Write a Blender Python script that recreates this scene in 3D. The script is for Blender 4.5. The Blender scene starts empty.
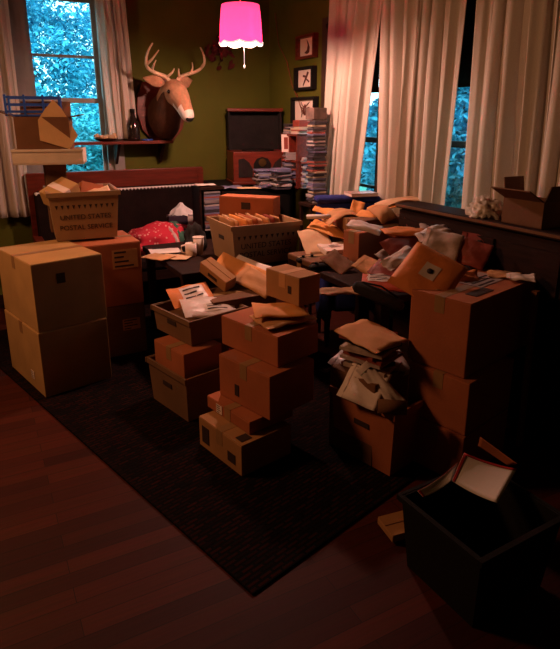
import bpy, bmesh, math, random
from mathutils import Vector, Matrix, Euler, noise
random.seed(7)
D2R = math.radians
SC = bpy.context.scene
COL = SC.collection
# ------------------------------------------------------------------ camera
F = 570.0; CX = 280.0; CY = 282.0; EYE = 1.6; PITCH = D2R(16)
cp, sp = math.cos(PITCH), math.sin(PITCH)
cam_d = bpy.data.cameras.new('camera'); cam = bpy.data.objects.new('camera', cam_d); COL.objects.link(cam)
cam.location = (0, 0, EYE); cam.rotation_euler = (math.pi/2 - PITCH, 0, 0)
cam_d.sensor_fit = 'HORIZONTAL'; cam_d.sensor_width = 36; cam_d.lens = F/560*36
cam_d.shift_y = -(649/2 - CY)/560; cam_d.clip_start = .05; cam_d.clip_end = 200
SC.camera = cam

def _slope(py):
    v = (CY-py)/F
    return (v*cp-sp)/(cp+v*sp)
def at(px, py, Y):
    v = (CY-py)/F; d = cp+v*sp
    return Vector(((px-CX)/F/d*Y, Y, EYE+_slope(py)*Y))
def onz(px, py, z):
    return at(px, py, (z-EYE)/_slope(py))
def zat(p, py): return EYE+p[1]*_slope(py)
def run(p, ang, px):
    a = D2R(ang); c, s = math.cos(a), math.sin(a); u = (px-CX)/F
    return (u*(p[1]*cp-(p[2]-EYE)*sp)-p[0])/(c-u*s*cp)

# room frame: corner, a = distance from the right wall, b = distance from the back wall
PSI = 28
CORNER = Vector((-.105, 6.0, 0))
EL = Vector((-math.cos(D2R(PSI)), -math.sin(D2R(PSI)), 0)); ER = Vector((math.sin(D2R(PSI)), -math.cos(D2R(PSI)), 0))
def R(a, b, z=0): return CORNER+EL*a+ER*b+Vector((0, 0, z))
def wall_b(px, off=0, z=1.6): return run(tuple(R(off, 0, z)), PSI-90, px)      # b of a pixel column on the right wall
def wall_a(px, off=0, z=1.6): return run(tuple(R(0, off, z)), PSI+180, px)     # a of a pixel column on the back wall
ROOMROT = D2R(PSI)

# ------------------------------------------------------------------ materials
MATS = {}
def mat(name, col, rough=.7, var=0.0, scale=8, bump=0.0, bscale=60, metal=0, emit=None, estr=0, spec=.3, stretch=None):
    if name in MATS: return MATS[name]
    m = bpy.data.materials.new(name); m.use_nodes = True; nt = m.node_tree; b = nt.nodes['Principled BSDF']
    b.inputs['Roughness'].default_value = rough; b.inputs['Metallic'].default_value = metal
    b.inputs['Specular IOR Level'].default_value = spec
    b.inputs['Base Color'].default_value = (*col, 1)
    tc = nt.nodes.new('ShaderNodeTexCoord')
    src = tc.outputs['Object']
    if stretch:
        mp = nt.nodes.new('ShaderNodeMapping'); mp.inputs['Scale'].default_value = stretch
        nt.links.new(src, mp.inputs['Vector']); src = mp.outputs['Vector']
    if var:
        n = nt.nodes.new('ShaderNodeTexNoise'); n.inputs['Scale'].default_value = scale; n.inputs['Detail'].default_value = 5
        nt.links.new(src, n.inputs['Vector'])
        r = nt.nodes.new('ShaderNodeValToRGB')
        r.color_ramp.elements[0].position = .3; r.color_ramp.elements[1].position = .7
        r.color_ramp.elements[0].color = (*[c*(1-var) for c in col], 1); r.color_ramp.elements[1].color = (*[min(1, c*(1+var)) for c in col], 1)
        nt.links.new(n.outputs['Fac'], r.inputs['Fac']); nt.links.new(r.outputs['Color'], b.inputs['Base Color'])
    if bump:
        n2 = nt.nodes.new('ShaderNodeTexNoise'); n2.inputs['Scale'].default_value = bscale; n2.inputs['Detail'].default_value = 3
        nt.links.new(src, n2.inputs['Vector'])
        bp = nt.nodes.new('ShaderNodeBump'); bp.inputs['Strength'].default_value = bump; bp.inputs['Distance'].default_value = .01
        nt.links.new(n2.outputs['Fac'], bp.inputs['Height']); nt.links.new(bp.outputs['Normal'], b.inputs['Normal'])
    if emit:
        b.inputs['Emission Color'].default_value = (*emit, 1); b.inputs['Emission Strength'].default_value = estr
    MATS[name] = m
    return m

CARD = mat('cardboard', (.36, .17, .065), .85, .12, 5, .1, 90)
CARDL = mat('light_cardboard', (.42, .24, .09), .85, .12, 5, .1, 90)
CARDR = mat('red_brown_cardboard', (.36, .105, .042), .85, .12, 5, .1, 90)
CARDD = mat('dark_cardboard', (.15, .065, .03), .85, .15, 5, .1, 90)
TAPE = mat('packing_tape', (.30, .16, .07), .3, .1, 9)
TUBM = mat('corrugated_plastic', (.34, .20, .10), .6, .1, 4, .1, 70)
TUBD = mat('shaded_brown_tub_plastic', (.17, .085, .042), .7, .15, 4, .1, 70)  # darker copy of the tub plastic, shade of the left-centre tubs in its colour
CARDW = mat('white_coated_card', (.88, .78, .74), .6)
MANILA = mat('manila_paper', (.68, .27, .07), .7, .12, 6, .15, 30)
KRAFT = mat('kraft_paper', (.50, .24, .10), .75, .12, 6, .15, 30)
PALEK = mat('pale_kraft_paper', (.62, .38, .22), .75, .1, 6, .15, 30)
ORANGE = mat('orange_padded_paper', (.66, .20, .05), .6, .15, 7, .2, 30)
REDPK = mat('red_padded_paper', (.50, .08, .04), .6, .15, 7, .2, 30)
DKRED = mat('dark_red_paper', (.22, .04, .025), .6, .2, 7, .2, 30)
WHITEP = mat('white_paper', (.72, .58, .52), .7, .06, 6, .1, 30)
POLY = mat('white_poly_film', (.66, .52, .48), .35, .1, 9, .4, 22)
GREYP = mat('grey_poly_film', (.38, .28, .25), .4, .2, 9, .5, 18)
NEWS = mat('grey_newsprint', (.40, .29, .24), .8, .25, 25, .2, 30)
BLACK = mat('black_plastic', (.010, .008, .007), .75, spec=.12)
BLACKC = mat('black_cloth', (.014, .010, .009), .95, .3, 12, .3, 40)
INK = mat('dark_ink', (.035, .018, .014), .7)
REDINK = mat('red_ink', (.45, .03, .03), .6)
WOODD = mat('dark_walnut', (.022, .008, .005), .65, .35, 6, .1, 40, spec=.1, stretch=(1, 8, 8))
WOODR = mat('mahogany', (.13, .020, .010), .4, .3, 5, .05, 40, stretch=(1, 9, 9))
WOODB = mat('brown_pine', (.24, .09, .035), .5, .25, 5, .05, 40, stretch=(9, 9, 1))
TRIM = mat('white_window_paint', (.50, .52, .54), .5, .08, 5)
WALLM = mat('olive_green_paint', (.094, .094, .010), .75, .12, 3, .08, 120, spec=.2)
WALLR = WALLM
CEILM = mat('ceiling_paint', (.12, .10, .07), .9, .05, 3)
LEATHER = mat('dark_leather', (.014, .007, .006), .8, .3, 10, .25, 60, spec=.08)
BLUECL = mat('dark_blue_upholstery', (.010, .015, .12), .9, .25, 30, .2, 90)
MAROON = mat('maroon_upholstery', (.055, .012, .014), .85, .25, 30, .2, 90)
BRASS = mat('brass', (.55, .30, .10), .3, metal=1)
FUR = mat('brown_deer_fur', (.40, .20, .11), .9, .3, 14, .6, 45)
FURD = mat('shaded_deer_fur', (.085, .032, .016), .95, .3, 14, .6, 45)  # fur colour darkened for the shade on the neck and under the jaw
FURW = mat('white_muzzle_fur', (.75, .62, .55), .9, .1, 14, .4, 45)
ANTLER = mat('antler_bone', (.58, .38, .24), .5, .25, 12, .15, 40)
TISSUE = mat('white_tissue', (.85, .78, .76), .8, .04, 8)
PINKQ = None

def pattern_mat(name, base, dot, scale, thr):
    m = bpy.data.materials.new(name); m.use_nodes = True; nt = m.node_tree; b = nt.nodes['Principled BSDF']
    b.inputs['Roughness'].default_value = .9
    tc = nt.nodes.new('ShaderNodeTexCoord'); v = nt.nodes.new('ShaderNodeTexVoronoi'); v.inputs['Scale'].default_value = scale
    r = nt.nodes.new('ShaderNodeValToRGB'); r.color_ramp.interpolation = 'CONSTANT'
    r.color_ramp.elements[0].color = (*dot, 1); r.color_ramp.elements[1].color = (*base, 1); r.color_ramp.elements[1].position = thr
    nt.links.new(tc.outputs['Object'], v.inputs['Vector']); nt.links.new(v.outputs['Distance'], r.inputs['Fac'])
    nt.links.new(r.outputs['Color'], b.inputs['Base Color'])
    return m
PINKQ = pattern_mat('red_dotted_cotton', (.72, .03, .06), (.85, .38, .33), 32, .28)
GREENQ = pattern_mat('green_patterned_cotton', (.05, .14, .09), (.5, .38, .30), 45, .2)

def floor_mat():
    m = bpy.data.materials.new('wood_plank_floor'); m.use_nodes = True; nt = m.node_tree; b = nt.nodes['Principled BSDF']
    tc = nt.nodes.new('ShaderNodeTexCoord'); br = nt.nodes.new('ShaderNodeTexBrick')
    br.inputs['Scale'].default_value = 1; br.inputs['Brick Width'].default_value = 1.3; br.inputs['Row Height'].default_value = .075
    br.inputs['Mortar Size'].default_value = .0015; br.inputs['Mortar Smooth'].default_value = .2; br.offset = .37
    br.inputs['Color1'].default_value = (.105, .019, .009, 1); br.inputs['Color2'].default_value = (.045, .008, .005, 1); br.inputs['Mortar'].default_value = (.02, .008, .005, 1)
    nt.links.new(tc.outputs['Object'], br.inputs['Vector'])
    mp = nt.nodes.new('ShaderNodeMapping'); mp.inputs['Scale'].default_value = (2, 40, 1)
    n = nt.nodes.new('ShaderNodeTexNoise'); n.inputs['Scale'].default_value = 2; n.inputs['Detail'].default_value = 6
    nt.links.new(tc.outputs['Object'], mp.inputs['Vector']); nt.links.new(mp.outputs['Vector'], n.inputs['Vector'])
    mx = nt.nodes.new('ShaderNodeMix'); mx.data_type = 'RGBA'; mx.blend_type = 'MULTIPLY'; mx.inputs['Factor'].default_value = .6
    nt.links.new(br.outputs['Color'], mx.inputs['A']); nt.links.new(n.outputs['Color'], mx.inputs['B'])
    nt.links.new(mx.outputs['Result'], b.inputs['Base Color']); b.inputs['Roughness'].default_value = .6; b.inputs['Specular IOR Level'].default_value = .15
    return m
def rug_mat():
    m = bpy.data.materials.new('dark_woven_rug'); m.use_nodes = True; nt = m.node_tree; b = nt.nodes['Principled BSDF']
    tc = nt.nodes.new('ShaderNodeTexCoord'); br = nt.nodes.new('ShaderNodeTexBrick')
    br.inputs['Scale'].default_value = 1; br.inputs['Brick Width'].default_value = .06; br.inputs['Row Height'].default_value = .022
    br.inputs['Mortar Size'].default_value = .006; br.inputs['Mortar Smooth'].default_value = .3; br.offset = .5
    br.inputs['Color1'].default_value = (.026, .006, .004, 1); br.inputs['Color2'].default_value = (.005, .003, .003, 1); br.inputs['Mortar'].default_value = (.005, .004, .004, 1)
    nt.links.new(tc.outputs['Object'], br.inputs['Vector'])
    nt.links.new(br.outputs['Color'], b.inputs['Base Color']); b.inputs['Roughness'].default_value = .95; b.inputs['Specular IOR Level'].default_value = .05
    bp = nt.nodes.new('ShaderNodeBump'); bp.inputs['Strength'].default_value = .6; bp.inputs['Distance'].default_value = .006; bp.invert = True
    nt.links.new(br.outputs['Fac'], bp.inputs['Height']); nt.links.new(bp.outputs['Normal'], b.inputs['Normal'])
    return m
def fabric_mat(name, col, trans):
    m = bpy.data.materials.new(name); m.use_nodes = True; nt = m.node_tree
    for n in list(nt.nodes): nt.nodes.remove(n)
    o = nt.nodes.new('ShaderNodeOutputMaterial'); d = nt.nodes.new('ShaderNodeBsdfDiffuse'); t = nt.nodes.new('ShaderNodeBsdfTranslucent'); x = nt.nodes.new('ShaderNodeMixShader')
    tc = nt.nodes.new('ShaderNodeTexCoord'); n = nt.nodes.new('ShaderNodeTexNoise'); n.inputs['Scale'].default_value = 160; n.inputs['Detail'].default_value = 2
    r = nt.nodes.new('ShaderNodeValToRGB'); r.color_ramp.elements[0].color = (*[c*.88 for c in col], 1); r.color_ramp.elements[1].color = (*[min(1, c*1.1) for c in col], 1)
    nt.links.new(tc.outputs['Object'], n.inputs['Vector']); nt.links.new(n.outputs['Fac'], r.inputs['Fac'])
    nt.links.new(r.outputs['Color'], d.inputs['Color']); nt.links.new(r.outputs['Color'], t.inputs['Color'])
    x.inputs['Fac'].default_value = trans
    nt.links.new(d.outputs['BSDF'], x.inputs[1]); nt.links.new(t.outputs['BSDF'], x.inputs[2]); nt.links.new(x.outputs['Shader'], o.inputs['Surface'])
    return m
def glass_mat():
    m = bpy.data.materials.new('window_glass'); m.use_nodes = True; nt = m.node_tree
    for n in list(nt.nodes): nt.nodes.remove(n)
    o = nt.nodes.new('ShaderNodeOutputMaterial'); t = nt.nodes.new('ShaderNodeBsdfTransparent'); g = nt.nodes.new('ShaderNodeBsdfGlossy'); x = nt.nodes.new('ShaderNodeMixShader')
    g.inputs['Roughness'].default_value = .02; x.inputs['Fac'].default_value = .05; t.inputs['Color'].default_value = (.93, .97, .97, 1)
    nt.links.new(t.outputs['BSDF'], x.inputs[1]); nt.links.new(g.outputs['BSDF'], x.inputs[2]); nt.links.new(x.outputs['Shader'], o.inputs['Surface'])
    return m
CURT = fabric_mat('cream_linen', (.72, .63, .54), .22)
SHEER = fabric_mat('pale_sheer_cotton', (.84, .74, .67), .45)
GLASS = glass_mat()

# ------------------------------------------------------------------ mesh helpers
class MB:
    def __init__(s): s.bm = bmesh.new()
    def box(s, c, size, M=None, taper=None, mi=0):
        sx, sy, sz = size[0]/2, size[1]/2, size[2]/2; vs = []
        for z in (-1, 1):
            k = 1 if (z > 0 or taper is None) else taper
            for x, y in ((-1, -1), (1, -1), (1, 1), (-1, 1)):
                p = Vector((c[0]+x*sx*k, c[1]+y*sy*k, c[2]+z*sz))
                vs.append(s.bm.verts.new(M @ p if M else p))
        for f in ((3, 2, 1, 0), (4, 5, 6, 7), (0, 1, 5, 4), (1, 2, 6, 5), (2, 3, 7, 6), (3, 0, 4, 7)):
            s.bm.faces.new([vs[i] for i in f]).material_index = mi
        return s
    def hexa(s, pts):
        vs = [s.bm.verts.new(p) for p in pts]
        for f in ((3, 2, 1, 0), (4, 5, 6, 7), (0, 1, 5, 4), (1, 2, 6, 5), (2, 3, 7, 6), (3, 0, 4, 7)): s.bm.faces.new([vs[i] for i in f])
        return s
    def rings(s, rings, close=True, caps=True, mis=None):
        prev = None; first = None
        for k, ring in enumerate(rings):
            vs = [s.bm.verts.new(p) for p in ring]; n = len(vs)
            if prev:
                for i in range(n if close else n-1):
                    f = s.bm.faces.new((prev[i], prev[(i+1) % n], vs[(i+1) % n], vs[i])); f.smooth = True
                    if mis: f.material_index = mis(k, i)
            else: first = vs
            prev = vs
        if caps:
            f = s.bm.faces.new(first[::-1]); g = s.bm.faces.new(prev)
            if mis: f.material_index = mis(0, 0); g.material_index = mis(len(rings)-1, 0)
        return s
    def tube(s, pts, rad, n=8):
        pts = [Vector(p) for p in pts]; rs = rad if isinstance(rad, (list, tuple)) else [rad]*len(pts)
        rings = []; up = Vector((0, 0, 1))
        for i, p in enumerate(pts):
            t = (pts[min(i+1, len(pts)-1)]-pts[max(i-1, 0)]).normalized()
            ref = up if abs(t.dot(up)) < .95 else Vector((1, 0, 0))
            a = t.cross(ref).normalized(); b = t.cross(a)
            rings.append([p+(a*math.cos(2*math.pi*k/n)+b*math.sin(2*math.pi*k/n))*rs[i] for k in range(n)])
        return s.rings(rings)
    def lathe(s, prof, n=24, c=(0, 0, 0), caps=True):
        return s.rings([[Vector((c[0]+r*math.cos(2*math.pi*k/n), c[1]+r*math.sin(2*math.pi*k/n), c[2]+z)) for k in range(n)] for r, z in prof], caps=caps)
    def disc_y(s, c, r, t, n=20):
        return s.rings([[Vector((c[0]+r*math.cos(2*math.pi*k/n), y, c[2]+r*math.sin(2*math.pi*k/n))) for k in range(n)] for y in (c[1]-t/2, c[1]+t/2)])
    def prism(s, poly, y0, y1):    # polygon in xz
        a = [s.bm.verts.new((p[0], y0, p[1])) for p in poly]; b = [s.bm.verts.new((p[0], y1, p[1])) for p in poly]; n = len(poly)
        for i in range(n): s.bm.faces.new((a[i], a[(i+1) % n], b[(i+1) % n], b[i]))
        s.bm.faces.new(a[::-1]); s.bm.faces.new(b); return s
    def build(s, name, m, parent=None, bevel=0, loc=None, rot=None, smooth=False):
        bmesh.ops.recalc_face_normals(s.bm, faces=s.bm.faces)
        if bevel: bmesh.ops.bevel(s.bm, geom=[e for e in s.bm.edges], offset=bevel, segments=2, affect='EDGES', profile=.5, clamp_overlap=True)
        me = bpy.data.meshes.new(name); s.bm.to_mesh(me); s.bm.free()
        if smooth:
            for p in me.polygons: p.use_smooth = True
        for x in (m if isinstance(m, (list, tuple)) else [m]): me.materials.append(x)
        o = bpy.data.objects.new(name, me); COL.objects.link(o)
        if parent: o.parent = parent
        if loc is not None: o.location = loc
        if rot is not None: o.rotation_euler = rot
        return o
def tag(o, label, cat, group=None, kind=None):
    if label: o['label'] = label
    if cat: o['category'] = cat
    if group: o['group'] = group
    if kind: o['kind'] = kind
    return o
def thing(name, label, cat, loc=(0, 0, 0), rot=0, group=None):
    o = bpy.data.objects.new(name, None); COL.objects.link(o); o.empty_display_size = .1
    o.location = loc; o.rotation_euler = rot if isinstance(rot, (tuple, list, Euler)) else (0, 0, rot)
    return tag(o, label, cat, group)
def struct(o): o['kind'] = 'structure'; return o
def text_part(name, body, size, m, parent, loc, rot):
    cu = bpy.data.curves.new(name, 'FONT'); cu.body = body; cu.size = size; cu.extrude = .0006; cu.align_x = 'CENTER'; cu.align_y = 'CENTER'
    t = bpy.data.objects.new(name+'_curve', cu); COL.objects.link(t)
    dg = bpy.context.evaluated_depsgraph_get(); me = bpy.data.meshes.new_from_object(t.evaluated_get(dg))
    bpy.data.objects.remove(t); bpy.data.curves.remove(cu)
    me.materials.clear(); me.materials.append(m)
    o = bpy.data.objects.new(name, me); COL.objects.link(o); o.parent = parent; o.location = loc; o.rotation_euler = rot
    return o

# ------------------------------------------------------------------ room shell
H = 2.75; AW = 5.2; BW = 7.4; T = .14
def wall(name, origin, d, out, length, openings, m):
    d = Vector(d); out = Vector(out); w = MB(); xs = sorted({0, length, *[o[0] for o in openings], *[o[1] for o in openings]})
    def blk(s0, s1, z0, z1):
        if z1-z0 < 1e-4: return
        q = [origin+d*s0, origin+d*s1, origin+d*s1+out*T, origin+d*s0+out*T]
        w.hexa([p+Vector((0, 0, z0)) for p in q]+[p+Vector((0, 0, z1)) for p in q])
    for x0, x1 in zip(xs, xs[1:]):
        op = [o for o in openings if o[0] <= x0+1e-6 and o[1] >= x1-1e-6]
        if op: blk(x0, x1, 0, op[0][2]); blk(x0, x1, op[0][3], H)
        else: blk(x0, x1, 0, H)
    return struct(w.build(name, m))
W1 = (wall_a(111), wall_a(29), .95, 2.62)
jb = wall_b(381, 0)
W2 = (jb-.72, jb, .72, 2.3)
W3 = (wall_b(444)-.12, wall_b(444)+.62, .72, 2.3)
wall('wall_back', R(0, 0), EL, -ER, AW, [W1], WALLM)
wall('wall_right', R(0, 0), ER, -EL, BW, [W2, W3], WALLR)
wall('wall_left', R(AW, 0), ER, EL, BW, [], WALLM)
wall('wall_front', R(0, BW), EL, ER, AW, [], WALLM)
mid = R(AW/2, BW/2)
fl = MB().box((0, 0, -.05), (AW, BW, .1)).build('floor', floor_mat(), loc=mid, rot=(0, 0, ROOMROT)); struct(fl)
cl = MB().box((0, 0, .05), (AW, BW, .1)).build('ceiling', CEILM, loc=mid+Vector((0, 0, H)), rot=(0, 0, ROOMROT)); struct(cl)
bb = MB().box((0, 0, .06), (AW, .015, .12)).build('baseboard_back', WOODD, loc=R(AW/2, .0085), rot=(0, 0, ROOMROT)); struct(bb)
bb = MB().box((0, 0, .06), (.015, BW, .12)).build('baseboard_right', WOODD, loc=R(.0085, BW/2), rot=(0, 0, ROOMROT)); struct(bb)

def window(name, origin, rot, width, z0, z1, rail, bars, m, blind=None):
    # local x along the wall, local +y outward
    h = z1-z0; root = thing(name, None, None, origin+Vector((0, 0, z0)), rot); root['kind'] = 'structure'
    f = MB()
    f.box((-width/2+.025, .07, h/2), (.05, .13, h)).box((width/2-.025, .07, h/2), (.05, .13, h)).box((0, .07, h-.02), (width-.1, .13, .04)).box((0, .07, .02), (width-.1, .13, .04))
    struct(f.build('window_frame', m, root))
    for nm, a, b, y in (('lower_sash', .04, rail+.02, .06), ('upper_sash', rail-.02, h-.04, .095)):
        s = MB(); w = width-.1
        s.box((-w/2+.018, y, (a+b)/2), (.036, .028, b-a)).box((w/2-.018, y, (a+b)/2), (.036, .028, b-a))
        s.box((0, y, a+.02), (w-.072, .028, .04)).box((0, y, b-.02), (w-.072, .028, .04))
        for zb in bars:
            if a+.05 < zb < b-.05: s.box((0, y, zb), (w-.072, .02, .022))
        so = struct(s.build(nm, m, root))
        struct(MB().box((0, y, (a+b)/2), (w-.074, .004, b-a-.082)).build('glass_pane', GLASS, so))
    c = MB()
    c.box((-width/2-.045, -.012, h/2), (.09, .022, h+.18)).box((width/2+.045, -.012, h/2), (.09, .022, h+.18)).box((0, -.012, h+.045), (width, .022, .09))
    struct(c.build('window_casing', m, root))
    struct(MB().box((0, -.03, -.012), (width+.2, .06, .024)).build('window_sill', m, root))
    return root
WINDK = mat('dark_stained_window_wood', (.045, .022, .015), .5, .2, 6)
WINW = mat('weathered_window_wood', (.30, .27, .25), .5, .15, 6)
window('window_1', R((W1[0]+W1[1])/2, 0), ROOMROT, W1[1]-W1[0], W1[2], W1[3], .80, (.80+.36,), WINW)
window('window_2', R(0, (W2[0]+W2[1])/2), ROOMROT-math.pi/2, W2[1]-W2[0], W2[2], W2[3], .72, (.36, 1.1), WINDK)
window('window_3', R(0, (W3[0]+W3[1])/2), ROOMROT-math.pi/2, W3[1]-W3[0], W3[2], W3[3], .72, (), WINDK)
for W, lab in ((W2, 'dark roller shade half lowered in the narrower gap between curtains'), (W3, 'dark roller shade half lowered in the gap beside the last curtain')):
    t = thing('roller_shade', lab, 'window shade', R(.03, (W[0]+W[1])/2, 0), ROOMROT-math.pi/2)
    w = W[1]-W[0]-.02; zb = 1.80
    MB().box((0, 0, (zb+2.3)/2), (w, .004, 2.3-zb)).build('shade_cloth', BLACKC, t)
    MB().box((0, 0, zb-.008), (w, .012, .018)).build('hem_bar', WOODD, t)
    MB().tube([(-w/2, 0, 2.32), (w/2, 0, 2.32)], .022, 12).build('roller', WOODD, t)

# ------------------------------------------------------------------ outside: garden
LAWN = mat('lawn_green', (.05, .22, .16), .95, .4, 4)
g = MB().box((0, 0, -.6), (60, 60, .1)).build('ground_outside', LAWN, loc=(0, 14, 0)); struct(g)
def leafmat(n, c): return mat(n, c, .6, .5, 3)
LEAVES = [leafmat('bluish_green_leaves', (.07, .42, .58)), leafmat('teal_leaves', (.05, .34, .54)), leafmat('pale_teal_leaves', (.14, .58, .70))]
BARK = mat('grey_bark', (.10, .09, .09), .9, .3, 9, .4, 30)
def tree(label, loc, h, r, nleaf, lm, seed, size=.052):
    rd = random.Random(seed); t = thing('garden_tree', label, 'tree', loc, 0)
    MB().tube([(0, 0, 0), (.05, .02, h*.35), (-.04, 0, h*.7)], [.14, .11, .05], 8).build('trunk', BARK, t)
    b = MB().bm if False else bmesh.new()
    blobs = [(Vector((rd.uniform(-r, r)*.7, rd.uniform(-r, r)*.7, h*(.30+.62*rd.random()))), r*rd.uniform(.35, .6)) for _ in range(16)]
    for _ in range(nleaf):
        c, rr = rd.choice(blobs); d = Vector((rd.gauss(0, 1), rd.gauss(0, 1), rd.gauss(0, 1))).normalized()
        p = c+d*rr*rd.uniform(.6, 1.0)
        if p.z < .1: p.z = .1+rd.random()*.5
        e = Euler((rd.uniform(-1, 1), rd.uniform(-1, 1), rd.uniform(0, 6.3))).to_matrix(); s = size*rd.uniform(.6, 1.3)
        vs = [b.verts.new(p+e @ Vector(q)*s) for q in ((-1, 0, 0), (0, -.5, .12), (1, 0, 0), (0, .5, .12))]
        b.faces.new(vs)
    me = bpy.data.meshes.new('foliage'); b.to_mesh(me); b.free(); me.materials.append(lm)
    o = bpy.data.objects.new('foliage', me); COL.objects.link(o); o.parent = t
    return t
tree('broad bluish tree right outside the window beside the deer head', (-3.9, 9.6, -.55), 4.6, 1.5, 24000, LEAVES[0], 1)
tree('teal tree filling the left side of the window beside the deer head', (-5.6, 9.4, -.55), 4.8, 1.5, 24000, LEAVES[1], 2)
tree('pale low tree at the foot of the window beside the deer head', (-3.2, 8.6, -.55), 2.4, 1.0, 13000, LEAVES[2], 3)
tree('bluish tree seen through the narrower curtain gap', (2.3, 7.4, -.55), 3.8, 1.3, 113000, LEAVES[0], 4)
tree('teal tree seen through the wider curtain gap', (3.3, 6.2, -.55), 3.6, 1.2, 113000, LEAVES[1], 5)
tree('tall pale tree seen far behind through the wider curtain gap', (5.6, 8.6, -.55), 4.6, 1.5, 113000, LEAVES[2], 6)

# ------------------------------------------------------------------ rug
P0 = onz(26, 392, 0); P1 = onz(253, 596, 0); P2 = onz(400, 490, 0)
uy = (P0-P1).normalized(); ux = Vector((uy.y, -uy.x, 0))
L = 3.3; W = 1.75
rg = MB().box((W/2, L/2, .005), (W, L, .010)).build('rug', rug_mat(), loc=(P1.x, P1.y, 0), rot=(0, 0, math.atan2(ux.y, ux.x)))
tag(rg, 'large dark woven rug running under the boxes across the plank floor', 'rug')

# ------------------------------------------------------------------ boxes, tubs, mailers
def label_part(parent, c, w, h, face, m=WHITEP, bars=4, seed=0, name='shipping_label'):
    # face: 'top', 'front'(-y), 'left'(-x), 'right'(+x)
    rd = random.Random(seed); rot = {'top': (0, 0, 0), 'front': (math.pi/2, 0, 0), 'left': (math.pi/2, 0, -math.pi/2), 'right': (math.pi/2, 0, math.pi/2)}[face]
    o = MB().box((0, 0, .0008), (w, h, .0016)).build(name, m, parent, loc=c, rot=rot)
    if bars:
        b = MB()
        for k in range(bars):
            bw = w*rd.uniform(.35, .8); b.box((-w*.42+bw/2, h*(.36-.72*k/max(1, bars-1)), .0018), (bw, h*.09, .0012))
        b.build('printed_lines', INK, o)
    return o
def carton(label, p, rot, size, m=CARD, z=None, tape=True, labels=(), name='cardboard_box', group=None, tilt=None, corner=True, cat='box', tapem=TAPE):
    # p = near bottom corner (local -x,-y) unless corner=False
    sx, sy, sz = size; th = D2R(rot)
    off = Matrix.Rotation(th, 3, 'Z') @ Vector((sx/2, sy/2, 0)) if corner else Vector((0, 0, 0))
    loc = Vector(p)+off
    if z is not None: loc.z = z
    t = thing(name, label, cat, loc, (tilt[0], tilt[1], th) if tilt else th, group)
    b = MB(); b.box((0, 0, sz/2), (sx, sy, sz)); b.build('body', m, t, bevel=.004)
    fl = MB()
    fl.box((0, -sy/4-.001, sz+.0015), (sx-.004, sy/2-.005, .003)).box((0, sy/4+.001, sz+.0015), (sx-.004, sy/2-.005, .003))
    fl.build('top_flaps', m, t)
    if tape:
        b = MB(); b.box((0, 0, sz+.0036), (sx+.002, .05, .0014)).box((-sx/2-.0006, 0, sz-.035), (.0014, .05, .075)).box((sx/2+.0006, 0, sz-.035), (.0014, .05, .075))
        b.build('packing_tape', tapem, t)
    for k, (face, u, v, w, h, lm) in enumerate(labels):
        c = {'top': (u, v, sz+.0045), 'front': (u, -sy/2-.0005, v), 'left': (-sx/2-.0012, u, v), 'right': (sx/2+.0012, u, v)}[face]
        label_part(t, c, w, h, face, lm, 4 if lm is not INK else 0, k+int(sz*1000))
    return t
def open_carton(label, loc, rot, size, m, flaps, group=None):
    sx, sy, sz = size; th = D2R(rot); t = thing('open_cardboard_box', label, 'box', loc, th, group); w = .006
    b = MB(); b.box((0, 0, w/2), (sx, sy, w))
    b.box((-sx/2+w/2, 0, sz/2), (w, sy, sz)).box((sx/2-w/2, 0, sz/2), (w, sy, sz)).box((0, -sy/2+w/2, sz/2), (sx-2*w, w, sz)).box((0, sy/2-w/2, sz/2), (sx-2*w, w, sz))
    b.build('body', m, t)
    for side, ang, ln in flaps:          # hinge on the rim; ang 0 = upright, + = outward
        a = D2R(ang)
        if side in 'lr':
            s = -1 if side == 'l' else 1; M = Matrix.Translation((s*(sx/2-w/2), 0, sz)) @ Matrix.Rotation(s*a, 4, 'Y'); sz_ = (w, sy-.01, ln)
        else:
            s = -1 if side == 'f' else 1; M = Matrix.Translation((0, s*(sy/2-w/2), sz)) @ Matrix.Rotation(-s*a, 4, 'X'); sz_ = (sx-.01, w, ln)
        MB().box((0, 0, ln/2), sz_, M).build('flap', m, t)
    return t
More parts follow.
